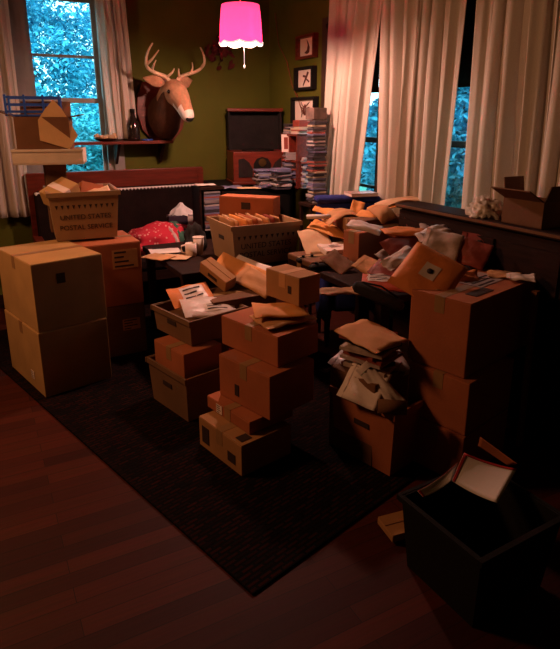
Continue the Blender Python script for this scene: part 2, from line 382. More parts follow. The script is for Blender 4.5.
def tub(label, p, rot, size, m=TUBM, z=None, lettering=None, face='front', taper=.88, group=None, name='postal_tub', band=True, lsize=.05):
    sx, sy, sz = size; th = D2R(rot)
    loc = Vector(p)+Matrix.Rotation(th, 3, 'Z') @ Vector((sx/2, sy/2, 0))
    if z is not None: loc.z = z
    t = thing(name, label, 'tub', loc, th, group); w = .008
    def ring(k, zz, ins): return [Vector((x*(sx/2*k-ins), y*(sy/2*k-ins), zz)) for x, y in ((-1, -1), (1, -1), (1, 1), (-1, 1))]
    b = MB(); b.rings([ring(taper, 0, 0), ring(1, sz, 0), ring(1, sz, w), ring(taper, w, w)], caps=True)
    for f in b.bm.faces: f.smooth = False
    b.build('body', m, t)
    r = MB()
    for s in (-1, 1):
        r.box((0, s*(sy/2+.004), sz-.012), (sx+.024, .010, .030)).box((s*(sx/2+.004), 0, sz-.012), (.010, sy+.004, .030))
    r.build('rim', m, t)
    tilt = math.atan2((sx if face != 'front' else sy)/2*(1-taper), sz)
    if band:
        tri = MB(); n = 11; y = lambda zz: -sy/2*(taper+(1-taper)*zz/sz)-.0012
        for i in range(n):
            x = -sx*.40+sx*.80*i/(n-1); zz = sz*.74; hw = sx*.022
            vs = [tri.bm.verts.new(q) for q in ((x-hw, y(zz), zz), (x+hw, y(zz), zz), (x, y(zz-.028), zz-.028))]; tri.bm.faces.new(vs)
        tri.build('printed_band', INK, t)
    if lettering:
        for k, line in enumerate(lettering):
            zz = sz*(.48-.22*k); yy = -sy/2*(taper+(1-taper)*zz/sz)-.0015
            text_part('lettering', line, lsize, INK, t, (0, yy, zz), (math.pi/2+tilt*0-math.atan2(sy/2*(1-taper), sz)*-1, 0, 0))
    for s in (-1, 1):
        hx = s*(sx/2*(taper+(1-taper)*.62)+.001)
        MB().box((hx, 0, sz*.62), (.006, .09, .026), None).build('hand_hole', INK, t)
    return t
def mailer(label, loc, rot, size, m, t=.02, bend=0, fold=0, group=None, sticker=None, name='padded_envelope', cat='envelope', wr=.004, seed=None, wave=0):
    w, l = size; seed = seed if seed is not None else random.randint(0, 9999); nx, ny = 14, 10; rd = random.Random(seed)
    ph = [rd.uniform(0, 6.28) for _ in range(6)]
    def zc(u, v):
        x = u-.5; y = v-.5
        z = bend*x*x*4+wave*math.sin(x*7+ph[0])
        if fold and x > .1: z += fold*(x-.1)
        return z+wr*(math.sin(u*9+ph[1]+3*v)+.6*math.sin(v*11+ph[2]-4*u)+.5*math.sin((u+v)*17+ph[3]))
    def th(u, v): return .0012+t/2*max(0, 1-abs(2*u-1)**4)*max(0, 1-abs(2*v-1)**4)
    b = bmesh.new(); top = [[None]*(ny+1) for _ in range(nx+1)]; bot = [[None]*(ny+1) for _ in range(nx+1)]
    for i in range(nx+1):
        for j in range(ny+1):
            u, v = i/nx, j/ny; z = zc(u, v)
            top[i][j] = b.verts.new(((u-.5)*w, (v-.5)*l, z+th(u, v))); bot[i][j] = b.verts.new(((u-.5)*w, (v-.5)*l, z-th(u, v)))
    for i in range(nx):
        for j in range(ny):
            for f in (b.faces.new((top[i][j], top[i+1][j], top[i+1][j+1], top[i][j+1])), b.faces.new((bot[i][j], bot[i][j+1], bot[i+1][j+1], bot[i+1][j]))): f.smooth = True
    for i in range(nx):
        b.faces.new((bot[i][0], bot[i+1][0], top[i+1][0], top[i][0])); b.faces.new((top[i][ny], top[i+1][ny], bot[i+1][ny], bot[i][ny]))
    for j in range(ny):
        b.faces.new((top[0][j], top[0][j+1], bot[0][j+1], bot[0][j])); b.faces.new((bot[nx][j], bot[nx][j+1], top[nx][j+1], top[nx][j]))
    root = thing(name, label, cat, loc, tuple(D2R(a) for a in rot), group)
    me = bpy.data.meshes.new('pouch'); b.to_mesh(me); b.free(); me.materials.append(m)
    o = bpy.data.objects.new('pouch', me); COL.objects.link(o); o.parent = root
    def patch(nm, u0, u1, v0, v1, mm, lift):
        b = bmesh.new(); n = 8; k = 6; g = [[b.verts.new(((u0+(u1-u0)*i/n-.5)*w, (v0+(v1-v0)*j/k-.5)*l, zc(u0+(u1-u0)*i/n, v0+(v1-v0)*j/k)+th(u0+(u1-u0)*i/n, v0+(v1-v0)*j/k)+lift)) for j in range(k+1)] for i in range(n+1)]
        for i in range(n):
            for j in range(k): b.faces.new((g[i][j], g[i+1][j], g[i+1][j+1], g[i][j+1])).smooth = True
        me = bpy.data.meshes.new(nm); b.to_mesh(me); b.free(); me.materials.append(mm); q = bpy.data.objects.new(nm, me); COL.objects.link(q); return q
    q = patch('closing_flap', .0, .13, .0, 1, m, .0022); q.parent = root
    if sticker:
        mm = sticker if not isinstance(sticker, tuple) else sticker[0]; rgn = (.3, .75, .3, .75) if not isinstance(sticker, tuple) else sticker[1]
        s = patch('address_label', *rgn, mm, .0022); s.parent = root
        if mm in (WHITEP, POLY):
            u0, u1, v0, v1 = rgn
            for k in range(3):
                pr = patch('printed_line', u0+.1*(u1-u0), u0+(.85-.2*(k % 2))*(u1-u0), v0+(v1-v0)*(.18+.26*k), v0+(v1-v0)*(.27+.26*k), INK, .0036); pr.parent = s
    return root
def lump(name, label, cat, loc, size, m, amp=.25, fr=3, seed=0, rot=0, flat=.15, group=None):
    b = bmesh.new(); bmesh.ops.create_icosphere(b, subdivisions=4, radius=1)
    for v in b.verts:
        n = v.co.normalized(); k = 1+amp*noise.noise(n*fr+Vector((seed*7.3, seed*3.1, 0)))+amp*.5*noise.noise(n*fr*2.7+Vector((0, seed, 5)))
        v.co = Vector((n.x*size[0]*k, n.y*size[1]*k, max(-flat, n.z)*size[2]*k+flat*size[2]))
    for f in b.faces: f.smooth = True
    me = bpy.data.meshes.new(name); b.to_mesh(me); b.free(); me.materials.append(m); o = bpy.data.objects.new(name, me); COL.objects.link(o)
    o.location = loc; o.rotation_euler = (0, 0, D2R(rot)); return tag(o, label, cat, group) if label else o

# ---- left tower
P = onz(46, 398, 0.0105)
A = carton('big brown cardboard box on the floor, bottom of the left tower', P, 42, (.42, .60, .40), CARDL, labels=[('left', -.12, .09, .05, .05, WHITEP)])
Bz = .0105+.404
Bx = carton('big brown cardboard box under the lettered postal tub, left tower', P+Vector((.0, .01, 0)), 42, (.42, .60, .40), CARDL, z=Bz+.001, labels=[('front', -.05, .3, .05, .06, INK)])
top_B = Bz+.406
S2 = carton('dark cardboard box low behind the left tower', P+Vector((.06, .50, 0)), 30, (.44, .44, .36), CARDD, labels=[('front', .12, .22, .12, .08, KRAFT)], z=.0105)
S3 = carton('brown cardboard box with a printed label panel behind the left tower', P+Vector((.06, .50, 0)), 30, (.44, .44, .428), CARDR, labels=[('front', .11, .32, .17, .13, KRAFT)], z=.376)
pt = onz(50, 243, top_B)
TL = tub('lettered postal tub full of small boxes in the left tower', onz(53, 243, top_B), 24, (.44, .46, .315), z=top_B+.004, lettering=('UNITED STATES', 'POSTAL SERVICE'), lsize=.045)
zt = top_B+.004
tc = TL.location
carton('small kraft box tipped in the left postal tub, showing tape', (tc.x-.10, tc.y-.07, 0), -30, (.16, .20, .10), CARDL, z=zt+.245, corner=False, tilt=(.45, .25), tapem=WHITEP)
carton('small dark box tipped at the back of the left postal tub', (tc.x+.05, tc.y+.03, 0), 30, (.17, .14, .09), CARDR, z=zt+.24, corner=False, tilt=(-.35, .3))
mailer('pale flat envelope lying along the right rim of the left postal tub', (tc.x+.11, tc.y-.04, zt+.295), (8, -12, 20), (.20, .16), PALEK, t=.01)
carton('dark red small box wedged deep in the left postal tub', (tc.x-.0, tc.y+.12, 0), 12, (.22, .16, .10), CARDR, z=zt+.22, corner=False, tape=False)
carton('plain box filling the bottom of the left postal tub', (tc.x, tc.y, 0), 24, (.30, .32, .20), CARDD, z=zt+.010, corner=False, tape=False)
# stack further left behind carrying the tray
ptr = onz(60, 166, zt+.335)
trc = Vector((tc.x-.20, tc.y+.06, 0))
tz = zat(Vector((trc.x, trc.y-.16, 0)), 165)
S4 = carton('dark tall box rising from the back of the left postal tub', (trc.x, trc.y+.04, 0), 24, (.14, .2, tz-zt-.012), CARDD, z=zt+.010, corner=False, tape=False)
tr = thing('foam_tray', 'long white foam tray lying across the top of the left postal tub', 'tray', (trc.x, trc.y, tz), D2R(14))
b = MB(); sx, sy, sz = .44, .30, .10; w = .014
b.box((0, 0, w/2), (sx, sy, w)).box((-sx/2+w/2, 0, sz/2), (w, sy, sz)).box((sx/2-w/2, 0, sz/2), (w, sy, sz)).box((0, -sy/2+w/2, sz/2), (sx-2*w, w, sz)).box((0, sy/2-w/2, sz/2), (sx-2*w, w, sz)); b.build('body', mat('white_foam', (.62, .50, .40), .8, .06, 20), tr)
MB().box((0, -sy/2-.002, sz-.008), (sx+.01, .008, .016)).build('lip', MATS['white_foam'], tr)
oc = open_carton('open dark cardboard box with raised flap, top of the left tower', (trc.x-.03, trc.y+.02, tz+.016), 14, (.34, .24, .29), CARDD, [('r', 80, .09), ('b', 30, .12), ('l', 70, .12)])
fl_ = MB(); fl_.bm.free(); 
# raised pale flap shape on the right side
b = MB(); b.prism([(-.02, -.06), (.16, -.12), (.22, -.03), (.13, .15), (.085, .20), (.03, .14), (-.02, .07)], -.003, .003)
b.build('flap', CARDL, oc, loc=(.0, -.128, .20), rot=(-.12, 0, .1))
bc = thing('slatted_crate', 'blue plastic slatted crate standing on the top box by the window', 'crate', (trc.x-.09, trc.y+.03, tz+.31), D2R(18))
BLUEPL = mat('blue_plastic', (.03, .08, .35), .35)
b = MB(); b.box((0, 0, .006), (.34, .22, .012)); b.build('base', BLUEPL, bc)
for k in range(3):
    for s in (-1, 1): MB().box((0, s*.105, .03+.045*k), (.34, .01, .014)).build('slat', BLUEPL, bc)
for sx_ in (-.165, -.05, .065, .165): MB().box((sx_, -.105, .068), (.014, .016, .136)).build('upright', BLUEPL, bc)
for sx_ in (-.165, .165): MB().box((sx_, .105, .068), (.014, .016, .136)).build('upright', BLUEPL, bc)

# ---- left-centre tubs
def ang2(p, rot, l, r): return run(p, rot, r), run(p, rot+90, l)
P = onz(188, 424, .0105); h = zat(P, 380)-.0105
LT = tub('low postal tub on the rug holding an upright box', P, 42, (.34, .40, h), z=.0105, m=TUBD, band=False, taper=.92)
pc = LT.location
ptop = onz(186, 321, .55)
bx = carton('brown box standing in the low tub under the mail tub', (pc.x-.02, pc.y, 0), 42, (.25, .31, .36), CARDR, z=.022, corner=False)
zz = .022+.366
Pr = onz(190, 322, zz+.15); P = Vector((Pr.x, Pr.y, 0)); e1 = run(tuple(Pr), 42, 246); e2 = run(tuple(Pr), 132, 153)
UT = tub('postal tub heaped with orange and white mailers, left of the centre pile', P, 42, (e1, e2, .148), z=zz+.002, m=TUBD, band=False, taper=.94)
uc = UT.location; uz = zz+.002
carton('flat box under the mailers of the heaped mail tub', (uc.x, uc.y, 0), 42, (e1-.06, e2-.06, .085), CARDD, z=uz+.010, corner=False, tape=False)
mailer('orange padded mailer with white label in the heaped mail tub', (uc.x-.06, uc.y+.08, uz+.19), (20, -6, 24), (.25, .2), ORANGE, t=.03, sticker=(POLY, (.28, .85, .15, .85)))
mailer('white film mailer with printed lines in the heaped mail tub', (uc.x+.06, uc.y-.04, uz+.155), (16, 3, 20), (.31, .2), POLY, t=.03, sticker=(WHITEP, (.4, .9, .2, .6)), name='film_mailer')
mailer('small orange mailer tucked behind the labelled ones in the mail tub', (uc.x+.04, uc.y+.13, uz+.16), (10, 6, 40), (.2, .14), ORANGE, t=.02)

# ---- centre stack
P = onz(242, 477, .0105); hL = zat(P, 447)-.0105
carton('low long cardboard box with dark printed corner, front of the centre stack', P, 40, (.30, .36, hL), CARD, z=.0105, labels=[('left', .12, hL*.5, .06, .09, INK), ('left', -.1, hL*.4, .06, .05, INK), ('top', -.10, -.13, .06, .05, INK)])
c2p = P+Matrix.Rotation(D2R(40), 3, 'Z') @ Vector((.0, .03, 0)); c2p.z = 0
h2 = zat(c2p+Matrix.Rotation(D2R(40), 3, 'Z') @ Vector((.085, 0, 0)), 425)
z2 = .0105+hL+.005
C2 = carton('flat cardboard box with a white label, second from the floor in the centre stack', c2p+Matrix.Rotation(D2R(40), 3, 'Z') @ Vector((.085, .02, 0)), 40, (.27, .36, max(.06, h2-z2)), CARDR, z=z2, labels=[('left', .07, (h2-z2)*.5, .05, (h2-z2)*.75, WHITEP)])
z3 = z2+max(.06, h2-z2)+.005
P = onz(270, 421, z3); h3 = zat(P, 378)-z3; t3 = ang2(P, 44, 220, 318)
carton('square cardboard box in the middle of the centre stack', P, 44, (.30, t3[1], h3), CARDR, z=z3, labels=[('left', .05, h3*.33, .03, .06, INK)])
z4 = z3+h3+.005
P = onz(278, 368, z4); h4 = zat(P, 338)-z4; t4 = ang2(P, 44, 222, 318)
carton('wide cardboard box under the small taped box, centre stack', P, 44, (.28, t4[1], h4), CARDR, z=z4)
z5 = z4+h4+.005
q = onz(283, 318, z5+.02)
mailer('brown padded mailer on the wide box of the centre stack', (q.x, q.y, z5+.02), (0, 0, 30), (.28, .20), KRAFT, t=.03, sticker=WHITEP)
q = onz(280, 311, z5+.05)
mailer('bright orange padded mailer just below the small taped box', (q.x, q.y, z5+.055), (2, 2, 8), (.27, .19), MANILA, t=.03)
z6 = z5+.073
P = onz(299, 307, z6); h6 = zat(P, 279)-z6; t6 = ang2(P, 40, 266, 322)
carton('small cardboard box with pale tape, topmost of the centre stack', P, 40, (max(.1, t6[0]*.9), t6[1], h6), CARD, z=z6, labels=[('left', -.06, h6*.5, .025, .04, INK)], tilt=(.0, .0), tapem=KRAFT)

# ---- big table in the middle
TBZ = .66
tb = thing('low_table', 'dark wooden table beneath the lettered postal tub in the middle', 'table', (-.42, 4.10, 0), D2R(28))
b = MB(); b.box((0, 0, TBZ-.02), (.95, .95, .04)); b.build('table_top', WOODD, tb, bevel=.006)
MB().box((0, -.44, TBZ-.08), (.86, .02, .08)).build('apron', WOODD, tb); MB().box((0, .44, TBZ-.08), (.86, .02, .08)).build('apron', WOODD, tb)
for x in (-.43, .43):
    for y in (-.42, .42): MB().box((x, y, (TBZ-.04)/2), (.06, .06, TBZ-.04), taper=.6).build('leg', WOODD, tb)
P = onz(233, 268, TBZ+.001)
TC = tub('lettered postal tub packed with envelopes in the middle of the room', P, 27, (.50, .44, .27), z=TBZ+.001, lettering=('UNITED STATES', 'POSTAL SERVICE'), lsize=.052)
tc = TC.location; zc = TBZ+.001
M3 = Matrix.Rotation(D2R(27), 3, 'Z')
for k in range(9):
    q = tc+M3 @ Vector((-.17+.042*k, .02+.01*math.sin(k*2.1), 0))
    mm = (KRAFT, PALEK, MANILA, KRAFT, CARDR, PALEK, KRAFT, DKRED, KRAFT)[k]
    o = mailer('envelope filed upright in the middle postal tub', (q.x, q.y, zc+.165), (90, 66+4*math.sin(k), 27), (.26, .3), mm, t=.018, group='envelopes filed in the middle postal tub', seed=k)
    o.rotation_euler = (Matrix.Rotation(D2R(27), 3, 'Z') @ Matrix.Rotation(D2R(-14-3*math.sin(k*1.7)), 3, 'Y') @ Matrix.Rotation(D2R(90), 3, 'Y')).to_euler()
# box standing behind tub
q = onz(250, 232, .8)
carton('upright cardboard box with a round printed mark behind the middle tub', (q.x, q.y, 0), -20, (.42, .14, .40), CARDR, z=zc, corner=False, tape=False, labels=[('front', .0, .34, .07, .05, INK)])
# things on the table, left
q = onz(199, 254, TBZ+.002)
cup = thing('paper_cup', 'white paper cup beside the black bag on the table', 'cup', (q.x, q.y, TBZ+.001))
MB().lathe([(.030, 0), (.040, .125), (.036, .125), (.028, .006)], 20).build('cup_wall', WHITEP, cup); MB().tube([(.04*math.cos(a*.3), .04*math.sin(a*.3), .125) for a in range(22)], .003, 6).build('rolled_lip', WHITEP, cup)
q = onz(190, 258, TBZ+.002)
cup = thing('white_mug', 'white mug standing behind the paper cup on the table', 'mug', (q.x, q.y+.06, TBZ+.001))
MB().lathe([(.034, 0), (.04, .01), (.04, .095), (.035, .095), (.033, .012)], 20).build('mug_body', WHITEP, cup)
MB().tube([(-.04, 0, .08), (-.065, 0, .075), (-.07, 0, .05), (-.062, 0, .028), (-.04, 0, .022)], .006, 8).build('handle', WHITEP, cup)
q = onz(186, 254, TBZ+.002)
lump('cloth_bag', 'black cloth bag slumped between the red quilt and the postal tub', 'bag', (q.x+.035, q.y+.16, TBZ+.001), (.085, .12, .15), BLACKC, .35, 1.6, 3)
for k, (px, py, w, l, rz, lab) in enumerate(((165, 251, .22, .16, 20, 'loose white sheet of paper on the dark table by the red quilt'), (176, 257, .2, .14, -10, 'loose folded paper nearer the front of the dark table'), (158, 257, .16, .2, 60, 'dim crumpled paper at the corner of the dark table'))):
    q = onz(px, py, TBZ+.006*(k+1)); mailer(lab, (q.x, q.y, TBZ+.006+.007*k), (0, 0, rz), (w, l), (WHITEP, PALEK, KRAFT)[k], t=.003, wr=.0015, name='paper_sheet', cat='paper')
# mailers leaning before the tub (behind the centre stack), rest on a carton
q = onz(232, 300, .50)
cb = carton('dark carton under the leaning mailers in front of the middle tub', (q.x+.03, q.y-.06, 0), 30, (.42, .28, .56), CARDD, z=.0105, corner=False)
cbz = .0105+.565
q = onz(217, 273, cbz+.09)
carton('long slim cardboard box tilted against the middle postal tub', (q.x, q.y, 0), -38, (.24, .09, .08), CARD, z=q.z-.04, corner=False, tilt=(.25, .42), tape=False, labels=[('front', 0, .04, .08, .025, INK)])
q = onz(240, 275, cbz+.07)
mailer('orange manila envelope leaning in front of the middle postal tub', q+Vector((0, 0, .02)), (38, 12, -35), (.40, .16), MANILA, t=.012)
q = onz(247, 274, cbz+.08)
mailer('white-edged envelope leaning beside the orange one before the middle tub', q+Vector((.02, .05, .0)), (42, 10, -33), (.36, .17), WHITEP, t=.012)
q = onz(256, 281, cbz+.06)
mailer('brown envelope leaning nearest the small taped box', q, (34, 14, -40), (.28, .14), KRAFT, t=.014)
# small black gadgets on the table, right of tub
for (px, py, lab) in ((307, 262, 'black game controller lying right of the middle postal tub'), (320, 269, 'black gadget lying nearer right of the middle postal tub')):
    q = onz(px, py, .722)
    t = thing('game_controller', lab, 'controller', (q.x, q.y, q.z), D2R(20)); 
    MB().rings([[Vector((x, .035*k*math.cos(a*math.pi/6)-abs(x)*.25, .018*k*math.sin(a*math.pi/6)+.02)) for a in range(12)] for x, k in ((-.08, .3), (-.07, .8), (-.04, 1), (0, .9), (.04, 1), (.07, .8), (.08, .3))]).build('shell', BLACK, t)
    for s in (-1, 1): MB().lathe([(.009, .036), (.009, .046), (.012, .048)], 12, (s*.03, -.01, 0)).build('thumb_stick', BLACK, t)

# ---- right middle tub of envelopes
ztop = .34
Pt = onz(395, 415, ztop)
rl = run(tuple(Pt), 132, 332)
RT = tub('open tub of white envelopes beside the right box stack', (Pt.x, Pt.y, 0), 42, (.30, rl, ztop-.0105), z=.0105, band=False, taper=.9, m=CARDR)
rc = RT.location
carton('box hidden low in the tub of white envelopes', (rc.x, rc.y, 0), 42, (.22, rl-.12, .22), CARDD, z=.022, corner=False, tape=False)
zq = ztop
mailer('large white envelope sticking up from the right tub, round stamp mark', onz(364, 385, ztop+.07), (44, 6, -36), (.20, .19), WHITEP, t=.01, sticker=(INK, (.5, .58, .55, .65)), name='white_envelope')
mailer('thick white padded envelope angled across the right tub', onz(381, 386, ztop+.08), (40, 34, -38), (.26, .075), WHITEP, t=.03, name='white_envelope')
mailer('grey envelope at the back right of the right tub', onz(391, 367, ztop+.10), (34, -20, 10), (.16, .14), WHITEP, t=.015, name='white_envelope')
mailer('whitish torn envelope behind the large one in the right tub', onz(350, 362, ztop+.10), (30, 10, -50), (.18, .14), POLY, t=.015, name='white_envelope')
rollp = thing('cardboard_tube', 'dark short mailing tube lying at the right rim of the right tub', 'tube', onz(392, 407, ztop+.03), D2R(10))
MB().tube([(-.06, .02, 0), (.06, -.02, 0)], .032, 16).build('tube_wall', CARDD, rollp); MB().lathe([(.024, -.002), (.024, .002)], 14).build('end_cap', INK, rollp, loc=(-.061, .0203, 0), rot=(0, math.pi/2, -.32))
# stack of newspapers carrying the kraft envelope
q = onz(372, 352, .56)
sb = carton('dark carton behind the right tub carrying old magazines', (q.x+.01, q.y+.10, 0), 42, (.26, .28, .42), CARDD, z=.0105, corner=False)
mz = .0105+.426; k = 0
while mz < .60:
    o = MB().box((0, 0, .008), (.17+.02*math.sin(k*2.2), .22, .016)).build('magazine', [DKRED, NEWS, BLACK, GREYP, DKRED][k % 5], loc=(q.x+.01+.012*math.sin(k*1.9), q.y+.10+.012*math.cos(k*2.7), mz), rot=(0, 0, D2R(42+14*math.sin(k*2.3))))
    tag(o, 'magazine in the pile beneath the flat kraft envelope', 'magazine', 'magazines beneath the flat kraft envelope'); mz += .0175; k += 1
mailer('large flat kraft envelope on the pile behind the right tub', (q.x+.005, q.y+.07, mz+.012), (6, -2, 38), (.225, .27), KRAFT, t=.012, bend=-.01)

# ---- right box stack
P1_ = onz(457, 490, .0105)
P1_ = Vector((.80, 2.20, 0))
carton('dim cardboard box on the floor, bottom of the right stack', P1_+Vector((.01, .02, 0)), 42, (.40, .31, .235), CARDR, z=.0105)
carton('brown cardboard box in the middle of the right stack', P1_+Vector((.015, .03, 0)), 42, (.40, .31, .25), CARDR, z=.252)
zr = .252+.256
P = onz(464, 379, zr); hr = zat(P, 305)-zr; tr3 = ang2(P, 42, 407, 530)
RB = carton('brown cardboard box with labels on its lid, topmost of the right stack', P, 42, (tr3[0], tr3[1], hr), CARDR, z=zr, labels=[('top', .06, .02, .25, .15, GREYP), ('top', -.13, -.085, .15, .055, INK), ('top', -.2, .08, .09, .05, KRAFT)])
rtop = zr+hr+.005
q = Vector((P.x, P.y, 0))+Matrix.Rotation(D2R(42), 3, 'Z') @ Vector((tr3[0]*.78, -.07, 0))
pl = thing('wooden_post', 'slim wooden post leaning on the topmost box of the right stack', 'post', (q.x, q.y, .0105), (D2R(-1.2), 0, D2R(42)))
MB().box((0, 0, .40), (.034, .022, .80)).build('shaft', WOODB, pl, bevel=.003); MB().box((0, 0, .805), (.036, .028, .014)).build('end_cap', WOODB, pl)

# ---- front right: black bin with card
bn = thing('black_bin', 'black plastic bin in the near right corner', 'bin', (.70, 1.70, 0.0), D2R(30))
b = MB(); sx, sy, sz = .40, .36, .30
def rg4(k, zz, ins=0): return [Vector((x*(sx/2*k-ins), y*(sy/2*k-ins), zz)) for x, y in ((-1, -1), (1, -1), (1, 1), (-1, 1))]
b.rings([rg4(.86, 0), rg4(1, sz), rg4(1, sz, .008), rg4(.86, .01, .008)])
for f in b.bm.faces: f.smooth = False
b.build('bin_wall', BLACK, bn)
for s in (-1, 1): MB().box((0, s*(sy/2+.006), sz-.008), (sx+.024, .014, .02)).build('rim', BLACK, bn); MB().box((s*(sx/2+.006), 0, sz-.008), (.014, sy, .02)).build('rim', BLACK, bn)
def sheet_from(name, label, cat, quad, m, edge_m, bulge=(0, 0, 0), n=10):
    c = sum((Vector(p) for p in quad), Vector())/4; root = thing(name, label, cat, c)
    def P_(u, v):
        q = (Vector(quad[0])*(1-u)+Vector(quad[1])*u)*(1-v)+(Vector(quad[3])*(1-u)+Vector(quad[2])*u)*v
        return q-c+Vector(bulge)*(4*u*(1-u))
    def surf(u0, u1, v0, v1, lift):
        b = bmesh.new(); nn = (Vector(quad[1])-Vector(quad[0])).cross(Vector(quad[3])-Vector(quad[0])).normalized()
        if nn.z < 0: nn = -nn
        g = [[[b.verts.new(P_(u0+(u1-u0)*i/n, v0+(v1-v0)*j/n)+nn*(lift+s*.0016)) for j in range(n+1)] for i in range(n+1)] for s in (0, 1)]
        for i in range(n):
            for j in range(n):
                for s in (0, 1): b.faces.new((g[s][i][j], g[s][i+1][j], g[s][i+1][j+1], g[s][i][j+1])).smooth = True
        for i in range(n):
            for j in (0, n): b.faces.new((g[0][i][j], g[0][i+1][j], g[1][i+1][j], g[1][i][j])); b.faces.new((g[0][j][i], g[0][j][i+1], g[1][j][i+1], g[1][j][i]))
        bmesh.ops.recalc_face_normals(b, faces=b.faces)
        return b
    def mk(nm, b, mm):
        me = bpy.data.meshes.new(nm); b.to_mesh(me); b.free(); me.materials.append(mm); o = bpy.data.objects.new(nm, me); COL.objects.link(o); o.parent = root; return o
    mk('panel', surf(0, 1, 0, 1, 0), m)
    if edge_m:
        mk('red_border', surf(0, 1, 0, .06, .002), edge_m); mk('red_border', surf(0, .05, .06, 1, .002), edge_m)
    return root
qa = [onz(464, 453, .40), onz(517, 469, .36), onz(497, 503, .33), onz(452, 481, .345)]
sheet_from('card_mailer', 'white card mailer with red border bent over the black bin', 'mailer', qa, CARDW, REDINK, (0, 0, -.008))
qa = [onz(417, 491, .335), onz(458, 462, .37), onz(452, 480, .335), onz(423, 497, .32)]
sheet_from('card_mailer', 'narrow white card sticking left out of the black bin', 'mailer', qa, CARDW, REDINK, (0, 0, -.01))
qa = [onz(480, 437, .42), onz(517, 464, .38), onz(508, 466, .35), onz(478, 446, .36)]
sheet_from('brown_card', 'dark brown card strip standing behind the white card in the bin', 'card', qa, CARDR, None)
q = onz(400, 527, .02)
carton('small flat cardboard piece on the rug left of the black bin', (q.x, q.y, 0), 20, (.14, .12, .03), CARD, z=.0105, corner=False, tape=False)

# ---- pile table and armchair on the right
PTZ = .72
ptb = thing('pile_table', 'dark wooden table buried under the heap of parcels', 'table', (.55, 3.34, 0), D2R(28))
MB().box((0, 0, PTZ-.02), (.60, 1.0, .04)).build('table_top', WOODD, ptb, bevel=.006)
for x in (-.26, .26):
    for y in (-.45, .45): MB().box((x, y, (PTZ-.04)/2), (.06, .06, PTZ-.04), taper=.7).build('leg', WOODD, ptb)
# console along the window wall
b0, b1 = wall_b(412, .3), 4.1
cs = thing('window_console', 'long dark cabinet along the curtained wall behind the heap', 'cabinet', R(.275, (b0+b1)/2, 0), ROOMROT-math.pi/2)
ln = b1-b0; CZ = 1.085
MB().box((0, 0, CZ/2-.02), (ln, .16, CZ-.04)).build('body', WOODD, cs); MB().box((0, 0, CZ-.015), (ln+.04, .19, .03)).build('worktop', WOODD, cs, bevel=.004); MB().box((0, -.098, CZ-.012), (ln+.04, .008, .014)).build('edge_lip', CARDD, cs)
for k in range(4):
    x = -ln/2+ln*(k+.5)/4; dr = MB().box((x, -.088, CZ/2-.02), (ln/4-.03, .016, CZ-.14)).build('door', WOODD, cs); MB().lathe([(.005, 0), (.012, .012), (.006, .02)], 12).build('knob', BRASS, dr, loc=(x+.1, -.096, CZ/2), rot=(math.pi/2, 0, 0))
cq = at(484, 209, 3.0); cq = R(.27, wall_b(484, .27, 1.03), CZ)
lump('plastic_bag', 'crumpled clear whitish plastic bag below the last curtain', 'bag', cq+Vector((0, 0, .001)), (.085, .10, .085), mat('pale_plastic_film', (.55, .46, .38), .25, .3, 14, .8, 30), .45, 4, 5)
cq = R(.27, wall_b(531, .27, 1.1), CZ+.001)
oc2 = open_carton('dark open box with flap out at the right edge below the curtain', cq, 28, (.15, .24, .13), CARDD, [('l', 62, .12), ('f', 20, .08), ('b', 10, .1)])
# armchair
ac = thing('armchair', 'dark blue armchair behind the envelopes with a pale book on top', 'armchair', at(350, 240, 4.05).xy.to_3d(), D2R(8))
def cush(name, c, size, m, bev=.05):
    return MB().box(c, size).build(name, m, ac, bevel=bev, smooth=True)
cush('seat', (0, -.06, .36), (.34, .26, .20), BLUECL); cush('backrest', (0, .12, .66), (.46, .14, .74), BLUECL, .06); cush('top_roll', (0, .13, 1.035), (.47, .15, .05), BLUECL, .02)
cush('armrest', (-.20, -.06, .42), (.07, .28, .44), BLUECL, .03); cush('armrest', (.20, -.06, .42), (.07, .28, .44), BLUECL, .03)
for x in (-.19, .19):
    for y in (-.15, .14): MB().box((x, y, .12), (.04, .04, .24), taper=.7).build('leg', WOODD, ac)
q = onz(364, 196, 1.077)
bk = thing('hardback_book', 'pale book lying on top of the blue armchair', 'book', (q.x, ac.location.y+.12, 1.061), D2R(14))
MB().box((0, 0, .012), (.20, .15, .018)).build('pages', WHITEP, bk); MB().box((0, 0, .0225), (.205, .155, .003)).box((0, 0, .0015), (.205, .155, .003)).build('cover', GREYP, bk)

# supporting boxes in the heap
P = onz(358, 266, PTZ+.001); P = Vector(P)
tb_ = ang2(P, 36, 344, 425); hb = zat(P, 234)-PTZ
BBX = carton('brown cardboard box in the heap with envelopes lying on it', P, 36, (tb_[0], max(.14, tb_[1]), hb), CARDR, z=PTZ+.001)
ZB = PTZ+hb+.006
q = onz(425, 262, PTZ)
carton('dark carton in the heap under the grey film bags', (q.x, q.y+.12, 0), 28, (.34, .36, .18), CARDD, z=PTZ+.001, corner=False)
q = onz(330, 255, .70)
carton('dark carton under the pale envelopes left of the heap', (.27, 3.58, 0), 28, (.34, .30, .032), CARDD, z=.721, corner=False)
HZ = .721+.037
mailer('pale kraft envelope tilted towards us at the left of the heap', onz(316, 241, HZ+.06), (32, -4, 14), (.20, .24), PALEK, t=.008)
o = carton('white paperback-sized box beside the pale kraft envelope', onz(334, 250, HZ+.012), 24, (.19, .14, .032), WHITEP, z=HZ+.004, corner=False, tilt=(.15, .0), tape=False, name='white_box')
label_part(o, (0, 0, .0365), .07, .04, 'top', GREYP, 3, 4)
mailer('manila envelope above the pale kraft one, left of the heap', onz(329, 229, HZ+.12), (14, 12, -25), (.27, .15), MANILA, t=.012)
